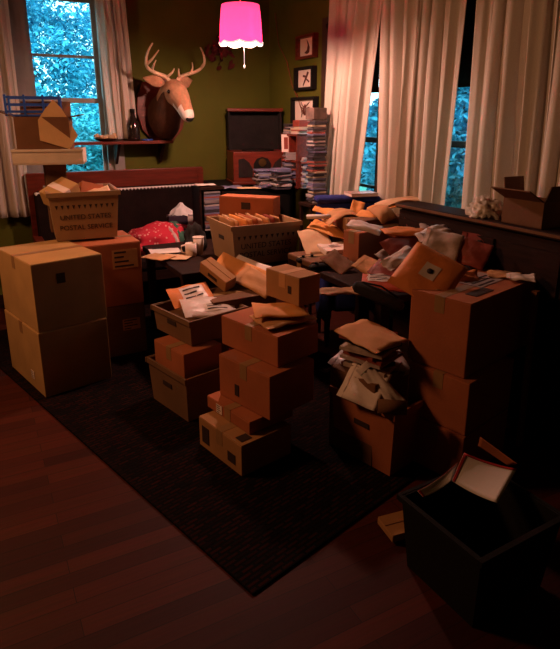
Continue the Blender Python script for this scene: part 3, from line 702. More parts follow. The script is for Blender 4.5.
mailer('manila envelope whose end curls over the brown box', onz(340, 225, HZ+.13), (20, 18, -35), (.2, .13), MANILA, t=.012, bend=.02)
ro = thing('paper_roll', 'white rolled paper poking out left of the heap', 'paper roll', onz(317, 217, HZ+.2), D2R(-8))
MB().tube([(-.07, 0, 0), (.09, 0, .004)], .016, 12).build('roll', WHITEP, ro); MB().tube([(-.0705, 0, 0), (-.069, 0, 0)], .009, 10).build('hollow_end', INK, ro)
mailer('long manila envelope pointing left in front of the blue armchair', onz(332, 212, HZ+.21), (6, 4, -12), (.26, .14), MANILA, t=.012, bend=.015)
mailer('brown envelope arching up in front of the blue armchair', onz(341, 212, HZ+.235), (12, -10, 18), (.24, .13), KRAFT, t=.012, bend=-.05)
mailer('bright folded manila envelope standing upright amid the heap', onz(356, 211, HZ+.22), (58, 10, -20), (.09, .15), MANILA, t=.01)
mailer('manila envelope folded over beside the upright one', onz(371, 216, HZ+.21), (22, 18, -28), (.2, .12), MANILA, t=.012, bend=-.03)
mailer('clear bubble mailer lying on the brown box of the heap', onz(365, 227, ZB+.05), (14, 10, -22), (.21, .10), POLY, t=.035, name='bubble_mailer')
mailer('orange padded envelope at the right end of the brown box', onz(405, 232, ZB+.05), (8, 2, 6), (.26, .12), ORANGE, t=.035)
carton('dark carton at the back of the heap holding the topmost envelopes', (.62, 3.86, 0), 28, (.42, .30, .24), CARDD, z=PTZ+.001, corner=False)
mailer('long manila envelope topmost of the heap, bent end hanging', onz(396, 203, 1.06), (12, -8, 14), (.36, .14), MANILA, t=.016, bend=-.035)
mailer('pale bent envelope lying over the topmost manila one', onz(403, 199, 1.085), (8, -6, 10), (.36, .11), PALEK, t=.012, bend=-.03)
mailer('kraft envelope end drooping at the left of the topmost ones', onz(381, 210, 1.03), (20, 20, -60), (.18, .12), KRAFT, t=.02, bend=-.03)
mailer('dark red padded envelope propped below the topmost envelopes', onz(421, 217, 1.0), (42, 0, 6), (.22, .15), DKRED, t=.03)
mailer('long brown envelope sloping down right of the topmost ones', onz(444, 212, 1.03), (6, 12, -34), (.34, .09), KRAFT, t=.02, bend=-.02)
mailer('grey film bag flopped across the back of the heap', onz(442, 229, .97), (10, 4, -10), (.26, .14), GREYP, t=.04, wr=.008, name='film_mailer')
mailer('second grey film bag, higher on the right of the heap', onz(458, 228, .99), (14, 8, -24), (.18, .12), GREYP, t=.03, wr=.008, name='film_mailer')
mailer('grey printed newspaper bundle leaning in the heap', onz(441, 246, .95), (48, 6, -28), (.20, .18), NEWS, t=.02, name='newspaper', cat='newspaper')
mailer('white film mailer poking out left of the big orange mailer', onz(399, 258, .88), (26, -14, 42), (.24, .08), POLY, t=.012, name='film_mailer')
mailer('clear crinkled bag left beside the white film mailer', onz(391, 258, .86), (30, -6, 50), (.17, .14), GREYP, t=.015, name='film_mailer', wr=.006)
mailer('reddish brown envelope tilted just behind the big orange mailer', onz(404, 246, .92), (36, -10, 30), (.24, .15), DKRED, t=.02)
mailer('dark red envelope standing right of the newspaper bundle', onz(468, 252, .93), (50, 8, -40), (.22, .15), DKRED, t=.02)
mailer('whitish film bag curling over behind the newspaper bundle', onz(433, 233, .98), (24, -10, 20), (.22, .10), POLY, t=.03, wr=.007, name='film_mailer')
mailer('dark brown envelope slid down the left side of the brown heap box', onz(338, 262, .77), (22, 20, -50), (.20, .12), CARDD, t=.015)
mailer('tan envelope lying flat just right of the brown heap box', onz(414, 246, .90), (10, 6, 12), (.24, .14), KRAFT, t=.02)
mailer('maroon envelope under the tan one right of the brown heap box', onz(402, 254, .84), (16, -4, -20), (.22, .14), DKRED, t=.02)
# big orange mailer with round patch
om = mailer('big orange padded mailer with a white patch and black dot', onz(428, 275, .90), (48, 10, -16), (.27, .27), ORANGE, t=.03, wr=.002, sticker=(mat('white_patch_paper', (.62, .48, .42), .5), (.39, .70, .36, .64)))
om.rotation_euler = (D2R(46), D2R(0), D2R(-10))
pp = MB().lathe([(.001, -.008), (.014, -.008), (.014, .002), (.001, .002)], 14).build('black_dot', INK, om, loc=(.012, .0, .0185))
om.rotation_euler = (Matrix.Rotation(D2R(-8), 3, 'Z') @ Matrix.Rotation(D2R(44), 3, 'X') @ Matrix.Rotation(D2R(58), 3, 'Z')).to_euler()
mailer('crumpled orange mailer lying right of the big orange one', onz(458, 277, .86), (14, 0, -8), (.19, .12), ORANGE, t=.04, wr=.009)
mailer('red and white padded mailer at the front of the heap', onz(384, 283, .78), (16, 4, -10), (.23, .14), REDPK, t=.035, sticker=(POLY, (.1, .8, .35, .95)))
mailer('brown envelope behind the red and white mailer', onz(374, 268, .79), (24, 14, -40), (.22, .13), KRAFT, t=.015)
mailer('dull orange envelope sloping beside the brown one in the heap', onz(388, 272, .79), (28, 12, -42), (.2, .12), DKRED, t=.015)
mailer('kraft envelope lying flat in the gap before the heap', onz(340, 291, .735), (4, 0, 8), (.22, .10), KRAFT, t=.012)
q = onz(378, 296, .74)
lb = thing('black_umbrella_bag', 'black rolled bag lying at the near edge of the heap', 'bag', q, (0, D2R(16), D2R(-30)))
MB().tube([(-.14, 0, 0), (-.12, 0, 0), (0, 0, .004), (.12, 0, 0), (.14, 0, 0)], [.015, .032, .036, .032, .012], 14).build('sleeve', BLACKC, lb); MB().tube([(-.1, 0, .035), (0, 0, .055), (.1, 0, .035)], .005, 8).build('strap', BLACK, lb)
mailer('dark maroon padded envelope right of the heap under the cabinet top', onz(478, 249, .93), (50, 6, -24), (.20, .18), DKRED, t=.03)
mailer('brown patterned pouch behind the topmost right box', onz(512, 248, .93), (30, 0, -16), (.16, .12), KRAFT, t=.02)
q = onz(502, 262, .86)
lump('black_backpack', 'black backpack slumped behind the topmost right box', 'bag', (q.x-.08, q.y+.0, PTZ+.001), (.12, .11, .22), BLACKC, .25, 2, 12)
mailer('white letter lying at the right edge behind the labelled box', onz(521, 277, rtop+.02), (6, 0, -20), (.13, .08), WHITEP, t=.006, name='letter')
mailer('brown flat envelope under the white letter behind the labelled box', onz(505, 275, rtop+.01), (4, 0, -14), (.16, .09), KRAFT, t=.008)

# ---- settee with quilt, tissue box
sr = wall_a(207, .25, 1.1); sl = sr+1.55
st = thing('wooden_settee', 'high-backed dark settee with mahogany top rail and lace edging under the deer', 'settee', R((sr+sl)/2, .0, 0), ROOMROT)
sw = sl-sr; TOP = zat(R(sr+.3, .16), 168)
MB().box((0, -.12, TOP-.075), (sw, .05, .15)).build('top_rail', WOODR, st, bevel=.006)
MB().box((0, -.15, .52+(TOP-.17-.52)/2), (sw-.08, .10, TOP-.15-.50)).build('back_cushion', LEATHER, st, bevel=.02)
lc = MB(); n = 46
for i in range(n):
    x = -sw/2+.06+(sw-.12)*i/(n-1); lc.lathe([(.002, -.022), (.015, -.014), (.018, .004), (.008, .012)], 8, (x, -.185, TOP-.165))
lc.box((0, -.17, TOP-.158), (sw-.1, .06, .008)); lc.build('lace_edging', TISSUE, st)
MB().box((0, -.40, .40), (sw-.06, .52, .12)).build('seat', LEATHER, st, bevel=.03)
MB().box((0, -.38, .30), (sw, .56, .08)).build('seat_rail', WOODD, st)
for s in (-1, 1):
    MB().box((s*(sw/2-.03), -.12, TOP/2-.01), (.06, .06, TOP-.02)).build('post', WOODR, st); MB().box((s*(sw/2-.03), -.64, .30), (.06, .06, .60)).build('leg', WOODD, st)
    MB().box((s*(sw/2-.03), -.38, .62), (.07, .58, .04)).build('armrest', WOODR, st, bevel=.008)
ql = at(160, 240, 5.0)
qa_ = wall_a(160, .40, .55)
qt = thing('red_quilt', 'bright red dotted quilt bundled on the settee seat', 'quilt', R(wall_a(161, .42, .6), .42, .462), ROOMROT)
o = lump('quilt_body', None, None, (0, 0, 0), (.34, .20, .185), PINKQ, .18, 2.2, 2, flat=.35); o.parent = qt
o = lump('green_border', None, None, (.16, -.02, .0), (.10, .205, .19), GREENQ, .15, 2, 4, rot=18, flat=.3); o.location = (.115, -.02, 0); o.parent = qt; o['label'] = 'green patterned border'
o = lump('pale_stripe', None, None, (.075, -.02, .0), (.03, .20, .19), mat('pale_pink_cotton', (.7, .5, .45), .9), .12, 2, 6, rot=18, flat=.3); o.location = (.03, -.02, 0); o.parent = qt; o['label'] = 'pale stripe'
qz = wall_a(178, .30, .78)
tx = thing('tissue_box', 'dark tissue box with white end on top of the red quilt', 'tissue box', R(wall_a(182, .36, .75), .36, zat(R(wall_a(178, .42, .7), .42), 226)), ROOMROT-.15)
MB().box((0, 0, .045), (.26, .13, .09)).build('carton_body', mat('dark_print_card', (.05, .03, .05), .6), tx, bevel=.003); MB().box((.09, -.066, .045), (.10, .002, .085)).build('white_panel', WHITEP, tx)
bmx = bmesh.new(); n = 20; rings = []
for k in range(7):
    z = k/6*.105; rr = (.10*(1-k/6)**1.1+.012)
    rings.append([bmx.verts.new((math.cos(2*math.pi*i/n)*rr*(1+.3*math.sin(i*2.1+k*.7)), math.sin(2*math.pi*i/n)*rr*.55*(1+.3*math.sin(i*1.7+k)), .09+z+.01*math.sin(i*3))) for i in range(n)])
for a_, b_ in zip(rings, rings[1:]):
    for i in range(n): bmx.faces.new((a_[i], a_[(i+1) % n], b_[(i+1) % n], b_[i])).smooth = True
bmx.faces.new(rings[-1])
me = bpy.data.meshes.new('tissue'); bmx.to_mesh(me); bmx.free(); me.materials.append(TISSUE); o = bpy.data.objects.new('tissue', me); COL.objects.link(o); o.parent = tx

# ---- shelf under the window and the things on it
s0, s1 = wall_a(169, .1, 1.4), wall_a(60, .1, 1.4); SZ = 1.385
sh = thing('wall_shelf', 'dark wooden shelf across the window beside the deer head', 'shelf', R((s0+s1)/2, .034, SZ), ROOMROT)
MB().box((0, -.10, .0125), (s1-s0, .20, .025)).build('board', WOODR, sh, bevel=.003)
for x in (-.40, 0, .40): MB().prism([(0, 0), (.16, 0), (0, -.18)], -.012, .012).build('bracket', WOODD, sh, loc=(x, 0, 0), rot=(0, 0, -math.pi/2))
va = thing('glass_bottle', 'dark shiny bottle on the shelf beside the curtain', 'bottle', R(wall_a(134, .13, 1.45), .13, SZ+.0255))
MB().lathe([(.045, 0), (.055, .02), (.055, .14), (.03, .19), (.02, .215), (.02, .25)], 20).build('bottle_body', mat('dark_bottle_glass', (.02, .012, .01), .08, spec=.6), va); MB().lathe([(.022, .24), (.022, .27)], 14).build('stopper', BLACK, va)
gw = thing('pebble_dish', 'small dish of pale dried flowers on the shelf before the window', 'dish', R(wall_a(106, .12, 1.42), .12, SZ+.0255))
MB().lathe([(.05, 0), (.10, .02), (.10, .025), (.045, .006)], 20).build('dish', WOODD, gw)
for k in range(16):
    o = lump('dried_flower', None, None, (random.uniform(-.09, .09), random.uniform(-.05, .05), .015+random.random()*.03), (.022, .022, .02), PALEK, .5, 3, k+20); o.parent = gw
lp = MB().lathe([(.055, 0), (.055, .012), (.02, .014)], 20).build('saucer', BLUEPL, loc=R(wall_a(147, .12, 1.4), .12, SZ+.0255)); tag(lp, 'small dark saucer on the shelf right of the dark bottle', 'saucer')

# ---- deer mount
da = wall_a(161, .02, 1.72); dz = zat(R(da, .02), 107)
dm = thing('deer_mount', 'stuffed deer head with antlers on a wooden plaque on the green wall', 'deer head', R(da, .002, dz), ROOMROT)
plq = [(0, -.34), (.10, -.30), (.19, -.20), (.23, -.05), (.22, .08), (.17, .20), (.08, .25), (-.08, .25), (-.17, .20), (-.22, .08), (-.23, -.05), (-.19, -.20), (-.10, -.30)]
MB().prism(plq, -.035, 0).build('plaque', WOODR, dm, bevel=.006)
# head and neck: elliptical loft, local -y out of the wall
prof = [(-.030, -.10, .155, .215), (-.10, -.085, .150, .205), (-.19, -.03, .130, .175), (-.27, .045, .108, .140), (-.335, .105, .098, .122), (-.39, .125, .096, .115), (-.45, .100, .090, .104), (-.51, .045, .074, .090), (-.56, -.015, .060, .074), (-.605, -.07, .054, .062), (-.632, -.10, .045, .048), (-.645, -.115, .024, .026)]
TURN = Matrix.Rotation(D2R(10), 3, 'Z')
rings = []; n = 20
for k, (y, z, rx, rz) in enumerate(prof):
    a = prof[max(0, k-1)]; c = prof[min(len(prof)-1, k+1)]; d = Vector((0, c[0]-a[0], c[1]-a[1])).normalized(); u = Vector((0, -d.z, d.y))
    if u.z < 0: u = -u
    ring = []
    for i in range(n):
        t = 2*math.pi*i/n; q = Vector((rx*math.cos(t), y, z))+u*(rz*math.sin(t)*(1.0 if math.sin(t) > 0 else 1.08))
        if k >= 4: q = Vector((0, -.33, 0))+TURN @ (q-Vector((0, -.33, 0)))
        ring.append(q)
    rings.append(ring)
def mi(k, i):
    s = math.sin(2*math.pi*(i+.5)/n)
    if k >= 10: return 1
    if k >= 9 and s < .5: return 1
    if k >= 8 and s < -.3: return 1
    if k <= 3: return 2
    if k <= 5 and s < -.1: return 2
    return 0
hd = MB().rings(rings, mis=mi).build('head', [FUR, FURW, FURD], dm)
sub = hd.modifiers.new('smooth', 'SUBSURF'); sub.levels = 1; sub.render_levels = 1
def T(p): return Vector((0, -.33, 0))+TURN @ (Vector(p)-Vector((0, -.33, 0)))
MB().rings([[T((.038*k*math.cos(t*math.pi/7), -.640-dy, -.100+.028*k*math.sin(t*math.pi/7))) for t in range(14)] for dy, k in ((-.03, .9), (0, 1), (.012, .8), (.018, .3))]).build('nose', BLACK, dm, smooth=True)
for s in (-1, 1):
    b = MB(); b.lathe([(.001, -.018), (.013, -.012), (.018, 0), (.013, .012), (.001, .018)], 14); b.build('eye', mat('glass_eye', (.01, .006, .005), .1, spec=.8), dm, loc=T((s*.083, -.455, .115)), smooth=True)
    base = Vector((s*.075, -.355, .185)); tip = Vector((s*.235, -.31, .225)); ax = (tip-base)
    er = []
    for k, wd in enumerate((.018, .040, .050, .044, .026, .004)):
        c = base+ax*(k/5); er.append([T(c+Vector((0, .012*math.cos(t)*(1 if wd > .01 else .3), 0))+Vector((-s*.18, 0, .98))*wd*math.sin(t)+Vector((0, -.015*math.sin(k), 0))) for t in [2*math.pi*j/12 for j in range(12)]])
    MB().rings(er).build('ear', FUR, dm)
    def an(pts, r0, r1):
        m_ = len(pts); out = []
        P_ = [Vector(p) for p in pts]
        for i in range(m_-1):
            a0, a1, a2, a3 = P_[max(0, i-1)], P_[i], P_[i+1], P_[min(m_-1, i+2)]
            for j in range(5):
                t = j/5; out.append(.5*((2*a1)+(a2-a0)*t+(2*a0-5*a1+4*a2-a3)*t*t+(3*a1-a0-3*a2+a3)*t**3))
        out.append(P_[-1]); L_ = len(out)
        return [T((p.x*1.02, p.y, p.z if p.z < .2 else .2+(p.z-.2)*.70)) for p in out], [r0+(r1-r0)*i/(L_-1) for i in range(L_)]
    b = MB()
    b.tube(*an([(s*.035, -.385, .20), (s*.07, -.375, .255), (s*.16, -.36, .30), (s*.235, -.40, .345), (s*.265, -.45, .42), (s*.25, -.47, .52), (s*.215, -.48, .60)], .021, .006), n=8)
    b.tube(*an([(s*.25, -.43, .38), (s*.235, -.50, .43), (s*.20, -.55, .52)], .013, .004), n=8)
    b.tube(*an([(s*.18, -.365, .31), (s*.18, -.40, .37), (s*.165, -.42, .43)], .012, .004), n=8)
    b.tube(*an([(s*.06, -.38, .245), (s*.03, -.43, .30), (s*.02, -.45, .345)], .013, .004), n=8)
    b.build('antler', ANTLER, dm)

# ---- dried bunch on the wall
dr = thing('dried_bunch', 'dark red bunch of dried leaves hung on the wall below the pink lamp', 'dried flowers', R(wall_a(217, .01, 2.1), .02, zat(R(wall_a(217), .03), 50)), ROOMROT)
MB().tube([(0, -.02, .12), (.01, -.03, 0), (.03, -.04, -.10)], .010, 6).build('stems', WOODD, dr)
LEAFR = mat('dried_red_leaf', (.10, .012, .012), .8, .4, 9)
for k in range(40):
    p = Vector((random.gauss(0, .075), -.06+random.uniform(-.05, .03), random.gauss(0, .075))); e = Euler((random.uniform(0, 6), random.uniform(0, 6), random.uniform(0, 6))).to_matrix()
    b = MB(); vs = [b.bm.verts.new(p+e @ Vector(q)) for q in ((-.05, 0, 0), (-.015, -.022, .008), (.03, -.016, 0), (.055, 0, .012), (.03, .016, 0), (-.015, .022, .008))]
    b.bm.faces.new(vs); b.build('leaf', LEAFR, dr)

# ---- hanging lamp
LY = 4.2; lp0 = at(241, 42, LY); lr = 42/2/F*4.12
lm = thing('pendant_lamp', 'pink pendant lamp with scalloped white-edged shade and pull cord', 'lamp', lp0)
SH = fabric_mat('pink_lamp_fabric', (.90, .10, .30), .6)
nt = SH.node_tree; ad = nt.nodes.new('ShaderNodeAddShader'); em = nt.nodes.new('ShaderNodeEmission'); em.inputs['Color'].default_value = (1, .10, .30, 1); em.inputs['Strength'].default_value = .9
out = [x for x in nt.nodes if x.type == 'OUTPUT_MATERIAL'][0]; old = out.inputs['Surface'].links[0].from_socket
nt.links.new(old, ad.inputs[0]); nt.links.new(em.outputs['Emission'], ad.inputs[1]); nt.links.new(ad.outputs['Shader'], out.inputs['Surface'])
n = 48; rg_ = []
for k, (r_, z_) in enumerate(((lr*.96, .0), (lr*.955, .03), (lr*.93, .10), (lr*.89, .17), (lr*.84, .23))):
    rg_.append([Vector((r_*math.cos(2*math.pi*i/n), r_*math.sin(2*math.pi*i/n), z_-(.014*abs(math.sin(i*math.pi/6)) if k == 0 else 0))) for i in range(n)])
so = MB().rings(rg_, caps=False).build('lamp_shade', SH, lm); so.modifiers.new('thick', 'SOLIDIFY').thickness = .002
FRG = mat('white_lamp_fringe', (.8, .7, .6), .8, emit=(1, .75, .6), estr=1.1)
fr = MB(); fr.tube([(lr*.97*math.cos(2*math.pi*i/n), lr*.97*math.sin(2*math.pi*i/n), -.004-.014*abs(math.sin(i*math.pi/6))) for i in range(n+1)], .006, 6); fr.build('fringe', FRG, lm)
BULB = mat('lit_bulb', (1, .9, .8), .5, emit=(1, .80, .66), estr=9)
MB().lathe([(.012, .15), (.02, .12), (.038, .075), (.042, .05), (.034, .022), (.015, .008), (.001, .005)], 18).build('bulb', BULB, lm, smooth=True)
MB().lathe([(.018, .13), (.018, .20), (.008, .21)], 14).build('socket', BRASS, lm)
MB().tube([(0, 0, .2), (0, 0, H-lp0.z)], .004, 8).build('hanging_cord', BRASS, lm)
for q in range(3):
    a = q*2.094; MB().tube([(.015*math.cos(a), .015*math.sin(a), .2), (lr*.85*math.cos(a), lr*.85*math.sin(a), .228)], .002, 6).build('spoke', BRASS, lm)
MB().lathe([(.06, 0), (.055, .03), (.01, .04)], 20).build('ceiling_rose', BRASS, lm, loc=(0, 0, H-lp0.z-.041))
MB().tube([(.02, -.02, .05), (.022, -.022, -.05), (.022, -.022, -.155)], .0022, 6).build('pull_cord', FRG, lm); MB().lathe([(.001, 0), (.006, .006), (.004, .02)], 8).build('pull_knob', FRG, lm, loc=(.022, -.022, -.172))
cd = MB().tube([R(.02, wall_b(275, .02, 2.3), zat(R(.02, wall_b(275)), 14)), R(.012, wall_b(279, .01), zat(R(.01, wall_b(279)), 45)), R(.012, wall_b(287, .01), zat(R(.01, wall_b(287)), 62)), R(.012, wall_b(292, .01), zat(R(.01, wall_b(292)), 85)), R(.03, wall_b(300, .01), zat(R(.01, wall_b(300)), 100)), R(.03, wall_b(304, .01), zat(R(.01, wall_b(304)), 112))], .004, 6).build('electric_cord', mat('red_brown_cord', (.22, .06, .03), .6)); tag(cd, 'thin reddish cord hanging down the wall left of the insect frames', 'cord')

# ---- framed insects on the right wall
def frame(label, px0, px1, py0, py1, fm, kind):
    bb0, bb1 = wall_b(px0, .03), wall_b(px1, .03); bc_ = (bb0+bb1)/2; q = R(.004, bc_); z0, z1 = zat(q, py1), zat(q, py0); w, h = bb1-bb0, z1-z0
    t = thing('insect_frame', label, 'framed insect', R(.004, bc_, (z0+z1)/2), ROOMROT-math.pi/2)
    b = MB(); fw = .022
    b.box((-w/2+fw/2, -.025, 0), (fw, .05, h)).box((w/2-fw/2, -.025, 0), (fw, .05, h)).box((0, -.025, h/2-fw/2), (w-2*fw, .05, fw)).box((0, -.025, -h/2+fw/2), (w-2*fw, .05, fw)); b.build('frame', fm, t)
    MB().box((0, -.006, 0), (w-2*fw, .010, h-2*fw)).build('backing', mat('white_backing_card', (.80, .66, .58), .7), t)
    b = MB(); s = min(w, h)/2-fw
    if kind == 'moth':
        b.prism([(-s*.2, s*.8), (s*.1, s*.5), (s*.45, -.05*s), (s*.35, -s*.6), (-s*.1, -s*.75), (-s*.7, -s*.6), (-s*.1, -s*.3), (s*.05, .2*s)], -.016, -.012)
    elif kind == 'dragonfly':
        b.tube([(-s*.6, -.016, -s*.75), (s*.4, -.016, s*.5), (s*.5, -.016, s*.7)], [.004, .009, .011], 8); b.prism([(-.1*s, .1*s), (-.75*s, .2*s), (-.7*s, .45*s), (.15*s, .3*s)], -.014, -.012); b.prism([(.2*s, -.0*s), (.8*s, -.35*s), (.65*s, -.5*s), (.05*s, -.15*s)], -.014, -.012)
    else:
        b.lathe([(.001, -.05), (.018, -.03), (.022, 0), (.014, .025), (.010, .04), (.001, .05)], 12, (0, -.016, 0))
        for sd in (-1, 1):
            for k in range(4): b.tube([(0, -.016, .015-.01*k), (sd*s*.45, -.022, s*(.45-.25*k)), (sd*s*.8, -.012, s*(.75-.48*k))], .0035, 6)
    b.build('insect', mat('insect_shell', (.10, .03, .02), .4), t)
    return t
frame('red-edged insect frame, topmost of the three on the wall', 297, 314.5, 35, 59, WOODR, 'moth')
frame('black insect frame in the middle of the three on the wall', 295.5, 313.5, 67, 90, BLACK, 'dragonfly')
frame('black frame with a big pale spider, lowest on the wall', 292.5, 316, 97, 123, BLACK, 'spider')

# ---- sideboard, record player, CDs, small shelf
SBZ = 1.02
sbl = sr-.03
sb_ = thing('black_sideboard', 'black sideboard in the corner beneath the record player', 'sideboard', R(sbl/2+.02, .30, 0), ROOMROT)
MB().box((0, 0, SBZ/2-.015), (sbl-.02, .50, SBZ-.03)).build('body', BLACK, sb_); MB().box((0, 0, SBZ-.015), (sbl, .54, .03)).build('top', BLACK, sb_, bevel=.004)
for s in (-1, 1):
    d_ = MB().box((s*sbl/4, -.258, SBZ/2-.03), (sbl/2-.05, .016, SBZ-.16)).build('door', BLACK, sb_); MB().lathe([(.006, 0), (.012, .014), (.006, .02)], 12).build('knob', BRASS, d_, loc=(s*.06, -.266, SBZ/2), rot=(math.pi/2, 0, 0))
vq = at(253, 183, 5.27)
vr = thing('record_player', 'red wooden record player with its lid open in the corner', 'record player', (vq.x+.04, vq.y+.20, SBZ+.001), D2R(14))
vw = .53; vh = zat(vq, 152)-SBZ
b = MB(); b.box((0, 0, vh/2+.01), (vw, .38, vh-.02)); b.build('cabinet', WOODR, vr, bevel=.006)
MB().box((0, 0, .012), (vw+.02, .40, .024)).build('plinth', WOODR, vr, bevel=.004)
for s in (-1, 1):
    MB().prism([(s*.09, -.09), (s*.22, -.09), (s*.22, .07), (s*.17, .08), (s*.12, .04), (s*.09, -.02)], -.196, -.190).build('speaker_grille', BLACKC, vr, loc=(0, 0, vh/2+.01))
MB().prism([(-.08, -.09), (.08, -.09), (.08, .03), (.05, .075), (0, .09), (-.05, .075), (-.08, .03)], -.198, -.190).build('dial_panel', BLACK, vr, loc=(0, 0, vh/2+.01))
MB().disc_y((0, -.199, vh/2+.05), .035, .008).build('dial', BRASS, vr)
for s in (-1, 1): MB().disc_y((s*.045, -.202, vh/2-.05), .014, .018).build('knob', BRASS, vr)
MB().lathe([(.15, vh+.0), (.15, vh+.012), (.005, vh+.014)], 28).build('turntable', BLACK, vr)
lid = thing('lid_pivot', None, None); bpy.data.objects.remove(lid)
lh = zat(vq+Vector((0, .38, 0)), 112)-SBZ-vh
b = MB(); M = Matrix.Translation((0, .18, vh)) @ Matrix.Rotation(D2R(-3), 4, 'X')
b.box((0, .012, lh/2), (vw-.02, .014, lh), M).box((-vw/2+.018, -.04, lh/2), (.016, .10, lh), M).box((vw/2-.018, -.04, lh/2), (.016, .10, lh), M); b.build('lid', BLACKC, vr)
b = MB(); b.box((0, -.045, lh+.012), (vw, .13, .03), M); b.build('lid_edge', WOODR, vr, bevel=.006)
CDM = [mat('cd_blue_grey', (.16, .15, .24), .35), mat('cd_dark', (.05, .04, .05), .35), mat('cd_pale', (.48, .38, .36), .4), mat('cd_red', (.30, .07, .05), .4), mat('cd_grey', (.24, .20, .20), .35), mat('cd_cream', (.50, .36, .25), .4)]
CDMESH = {}
def cdcase(loc, rz, mi_, label, group, sc=1.0, wx=1.0):
    if mi_ not in CDMESH:
        b = MB(); b.box((0, 0, .005), (.142, .125, .0098)); o = b.build('cd_case', CDM[mi_], bevel=.001); CDMESH[mi_] = o.data; bpy.data.objects.remove(o)
    o = bpy.data.objects.new('cd_case', CDMESH[mi_]); COL.objects.link(o); o.location = loc; o.rotation_euler = (0, 0, rz); o.scale = (wx, wx, sc)
    return tag(o, label, 'CD case', group)
def cdstack(x, y, z, n, rz, label, group, pal, jit=.01, sc=1.25, wx=1.0):
    for k in range(n):
        cdcase((x+random.uniform(-jit, jit), y+random.uniform(-jit, jit), z), rz+random.uniform(-.15, .15), random.choice(pal), label, group, sc, wx); z += .0099*sc
    return z
q = onz(264, 186, SBZ); q = at(264, 187, 4.98)
cdstack(q.x, q.y, SBZ+.001, 13, .3, 'disc case in the lower bluish stack before the record player', 'low bluish stack of disc cases', [0, 0, 1, 4], .018)
q = at(281, 187, 4.92)
cdstack(q.x+.0, q.y, SBZ+.001, 14, .5, 'disc case in the stack between the bluish stack and the tall one', 'stack of disc cases beside the bluish one', [0, 4, 1, 2], .014)
q = at(293, 186, 5.08)
z3s = cdstack(q.x-.01, q.y, SBZ+.001, 24, .2, 'disc case in the taller grey stack below the red box', 'taller grey stack of disc cases', [0, 1, 4, 4, 3], .012)
pcq = at(286, 158, q.y-.01)
pc_ = thing('small_photo_frame', 'small white framed card standing on the discs right of the record player', 'photo frame', (pcq.x, pcq.y, z3s+.002), (D2R(-8), 0, D2R(10)))
MB().box((0, 0, .075), (.075, .012, .15)).build('frame', WHITEP, pc_, bevel=.002); MB().box((0, -.007, .075), (.035, .002, .10)).build('picture', DKRED, pc_); MB().box((0, .022, .04), (.02, .05, .006)).build('stand', WHITEP, pc_)
q = at(308, 186, 5.02)
cdstack(q.x-.01, q.y, SBZ+.001, 21, .4, 'disc case in the grey stack nearest the tall column of discs', 'grey stack nearest the tall column', [0, 1, 4, 2, 3], .012)
# small wooden CD shelf at the right wall
rkb = wall_b(300, .17, 1.3)
ws = thing('disc_rack', 'small red-brown wooden rack of discs against the wall by the curtain', 'rack', R(.17, rkb, SBZ+.001), ROOMROT-math.pi/2)
rh = zat(R(.24, rkb), 134)-SBZ
for x in (-.13, 0, .13): MB().box((x, 0, rh/2), (.016, .22, rh)).build('side_panel', WOODR, ws)
for z in (.008, rh*.5, rh-.008): MB().box((0, 0, z), (.276, .23, .016)).build('shelf', WOODR, ws)
rt = SBZ+.001+rh
for k, (bq, nn, pal, lab, grp) in enumerate(((rkb-.06, 7, [2, 5, 1, 4], 'disc case lying atop the rack below the spider frame', 'disc cases atop the rack, left'), (rkb+.09, 5, [3, 2, 4, 5], 'disc case atop the rack beside the red box', 'disc cases atop the rack, middle'))):
    q = R(.20, bq, 0); cdstack(q.x, q.y, rt+.001, nn, ROOMROT, lab, grp, pal, .012, 1.2)
q = R(.2, rkb+.09, 0)
bx = carton('small dark red box on the disc cases under the spider frame', (q.x, q.y, 0), 28, (.13, .11, .05), DKRED, z=rt+.002+5*.0099*1.2, corner=False, tape=False)
# tall disc column on a small stool beside the sideboard, by the curtain
cb_ = wall_b(316, .26, 1.3)
q = R(.26, max(cb_+.01, rkb+.255), 0)
pd = thing('plant_stand', 'narrow dark stand under the tall column of disc cases', 'stand', (q.x, q.y, 0), ROOMROT)
z0_ = zat(q, 200)-.02
MB().box((0, 0, z0_-.0125), (.22, .20, .025)).build('stand_top', WOODD, pd, bevel=.003)
for x in (-.09, .09):
    for y in (-.08, .08): MB().box((x, y, (z0_-.025)/2), (.025, .025, z0_-.025)).build('leg', WOODD, pd)
zt_ = zat(q, 119); nn = int((zt_-z0_)/(.0099*1.35))
cdstack(q.x, q.y, z0_+.001, nn, ROOMROT, 'disc case in the tall column beside the first curtain', 'tall column of disc cases by the curtain', [1, 4, 2, 0, 5, 3, 1], .012, 1.35, .82)
carton('small dark box crowning the tall column of disc cases', (q.x-.01, q.y, 0), 34, (.13, .11, .085), mat('dim_grey_card', (.16, .10, .08), .6, .4, 14), z=z0_+nn*.0099*1.35+.003, corner=False, tape=False)
# rack of discs left of the sideboard, beside the settee
q = R(wall_a(208, .80, 1.0), .80, 0)
rk = thing('disc_tower', 'dark tower of disc cases right of the settee', 'rack', (q.x, q.y, 0), ROOMROT)
rz_ = zat(q, 186)
MB().box((0, 0, .03), (.22, .20, .06)).build('base', WOODD, rk); MB().box((0, .085, rz_/2), (.22, .016, rz_)).build('back_panel', WOODD, rk); MB().box((0, 0, rz_-.01), (.22, .20, .02)).build('top', WOODD, rk)
for s in (-1, 1): MB().box((s*.1, 0, rz_/2), (.016, .18, rz_)).build('side_panel', WOODD, rk)
cdstack(q.x, q.y-.01, .062, 0, 0, '', '', [0])
for k in range(24): cdcase((q.x+ER.x*.035, q.y+ER.y*.035, rz_-.36+k*.0135), ROOMROT+random.uniform(-.05, .05), random.choice([0, 1, 4, 2, 3]), 'disc case inside the dark tower right of the settee', 'disc cases in the dark tower', 1.25)
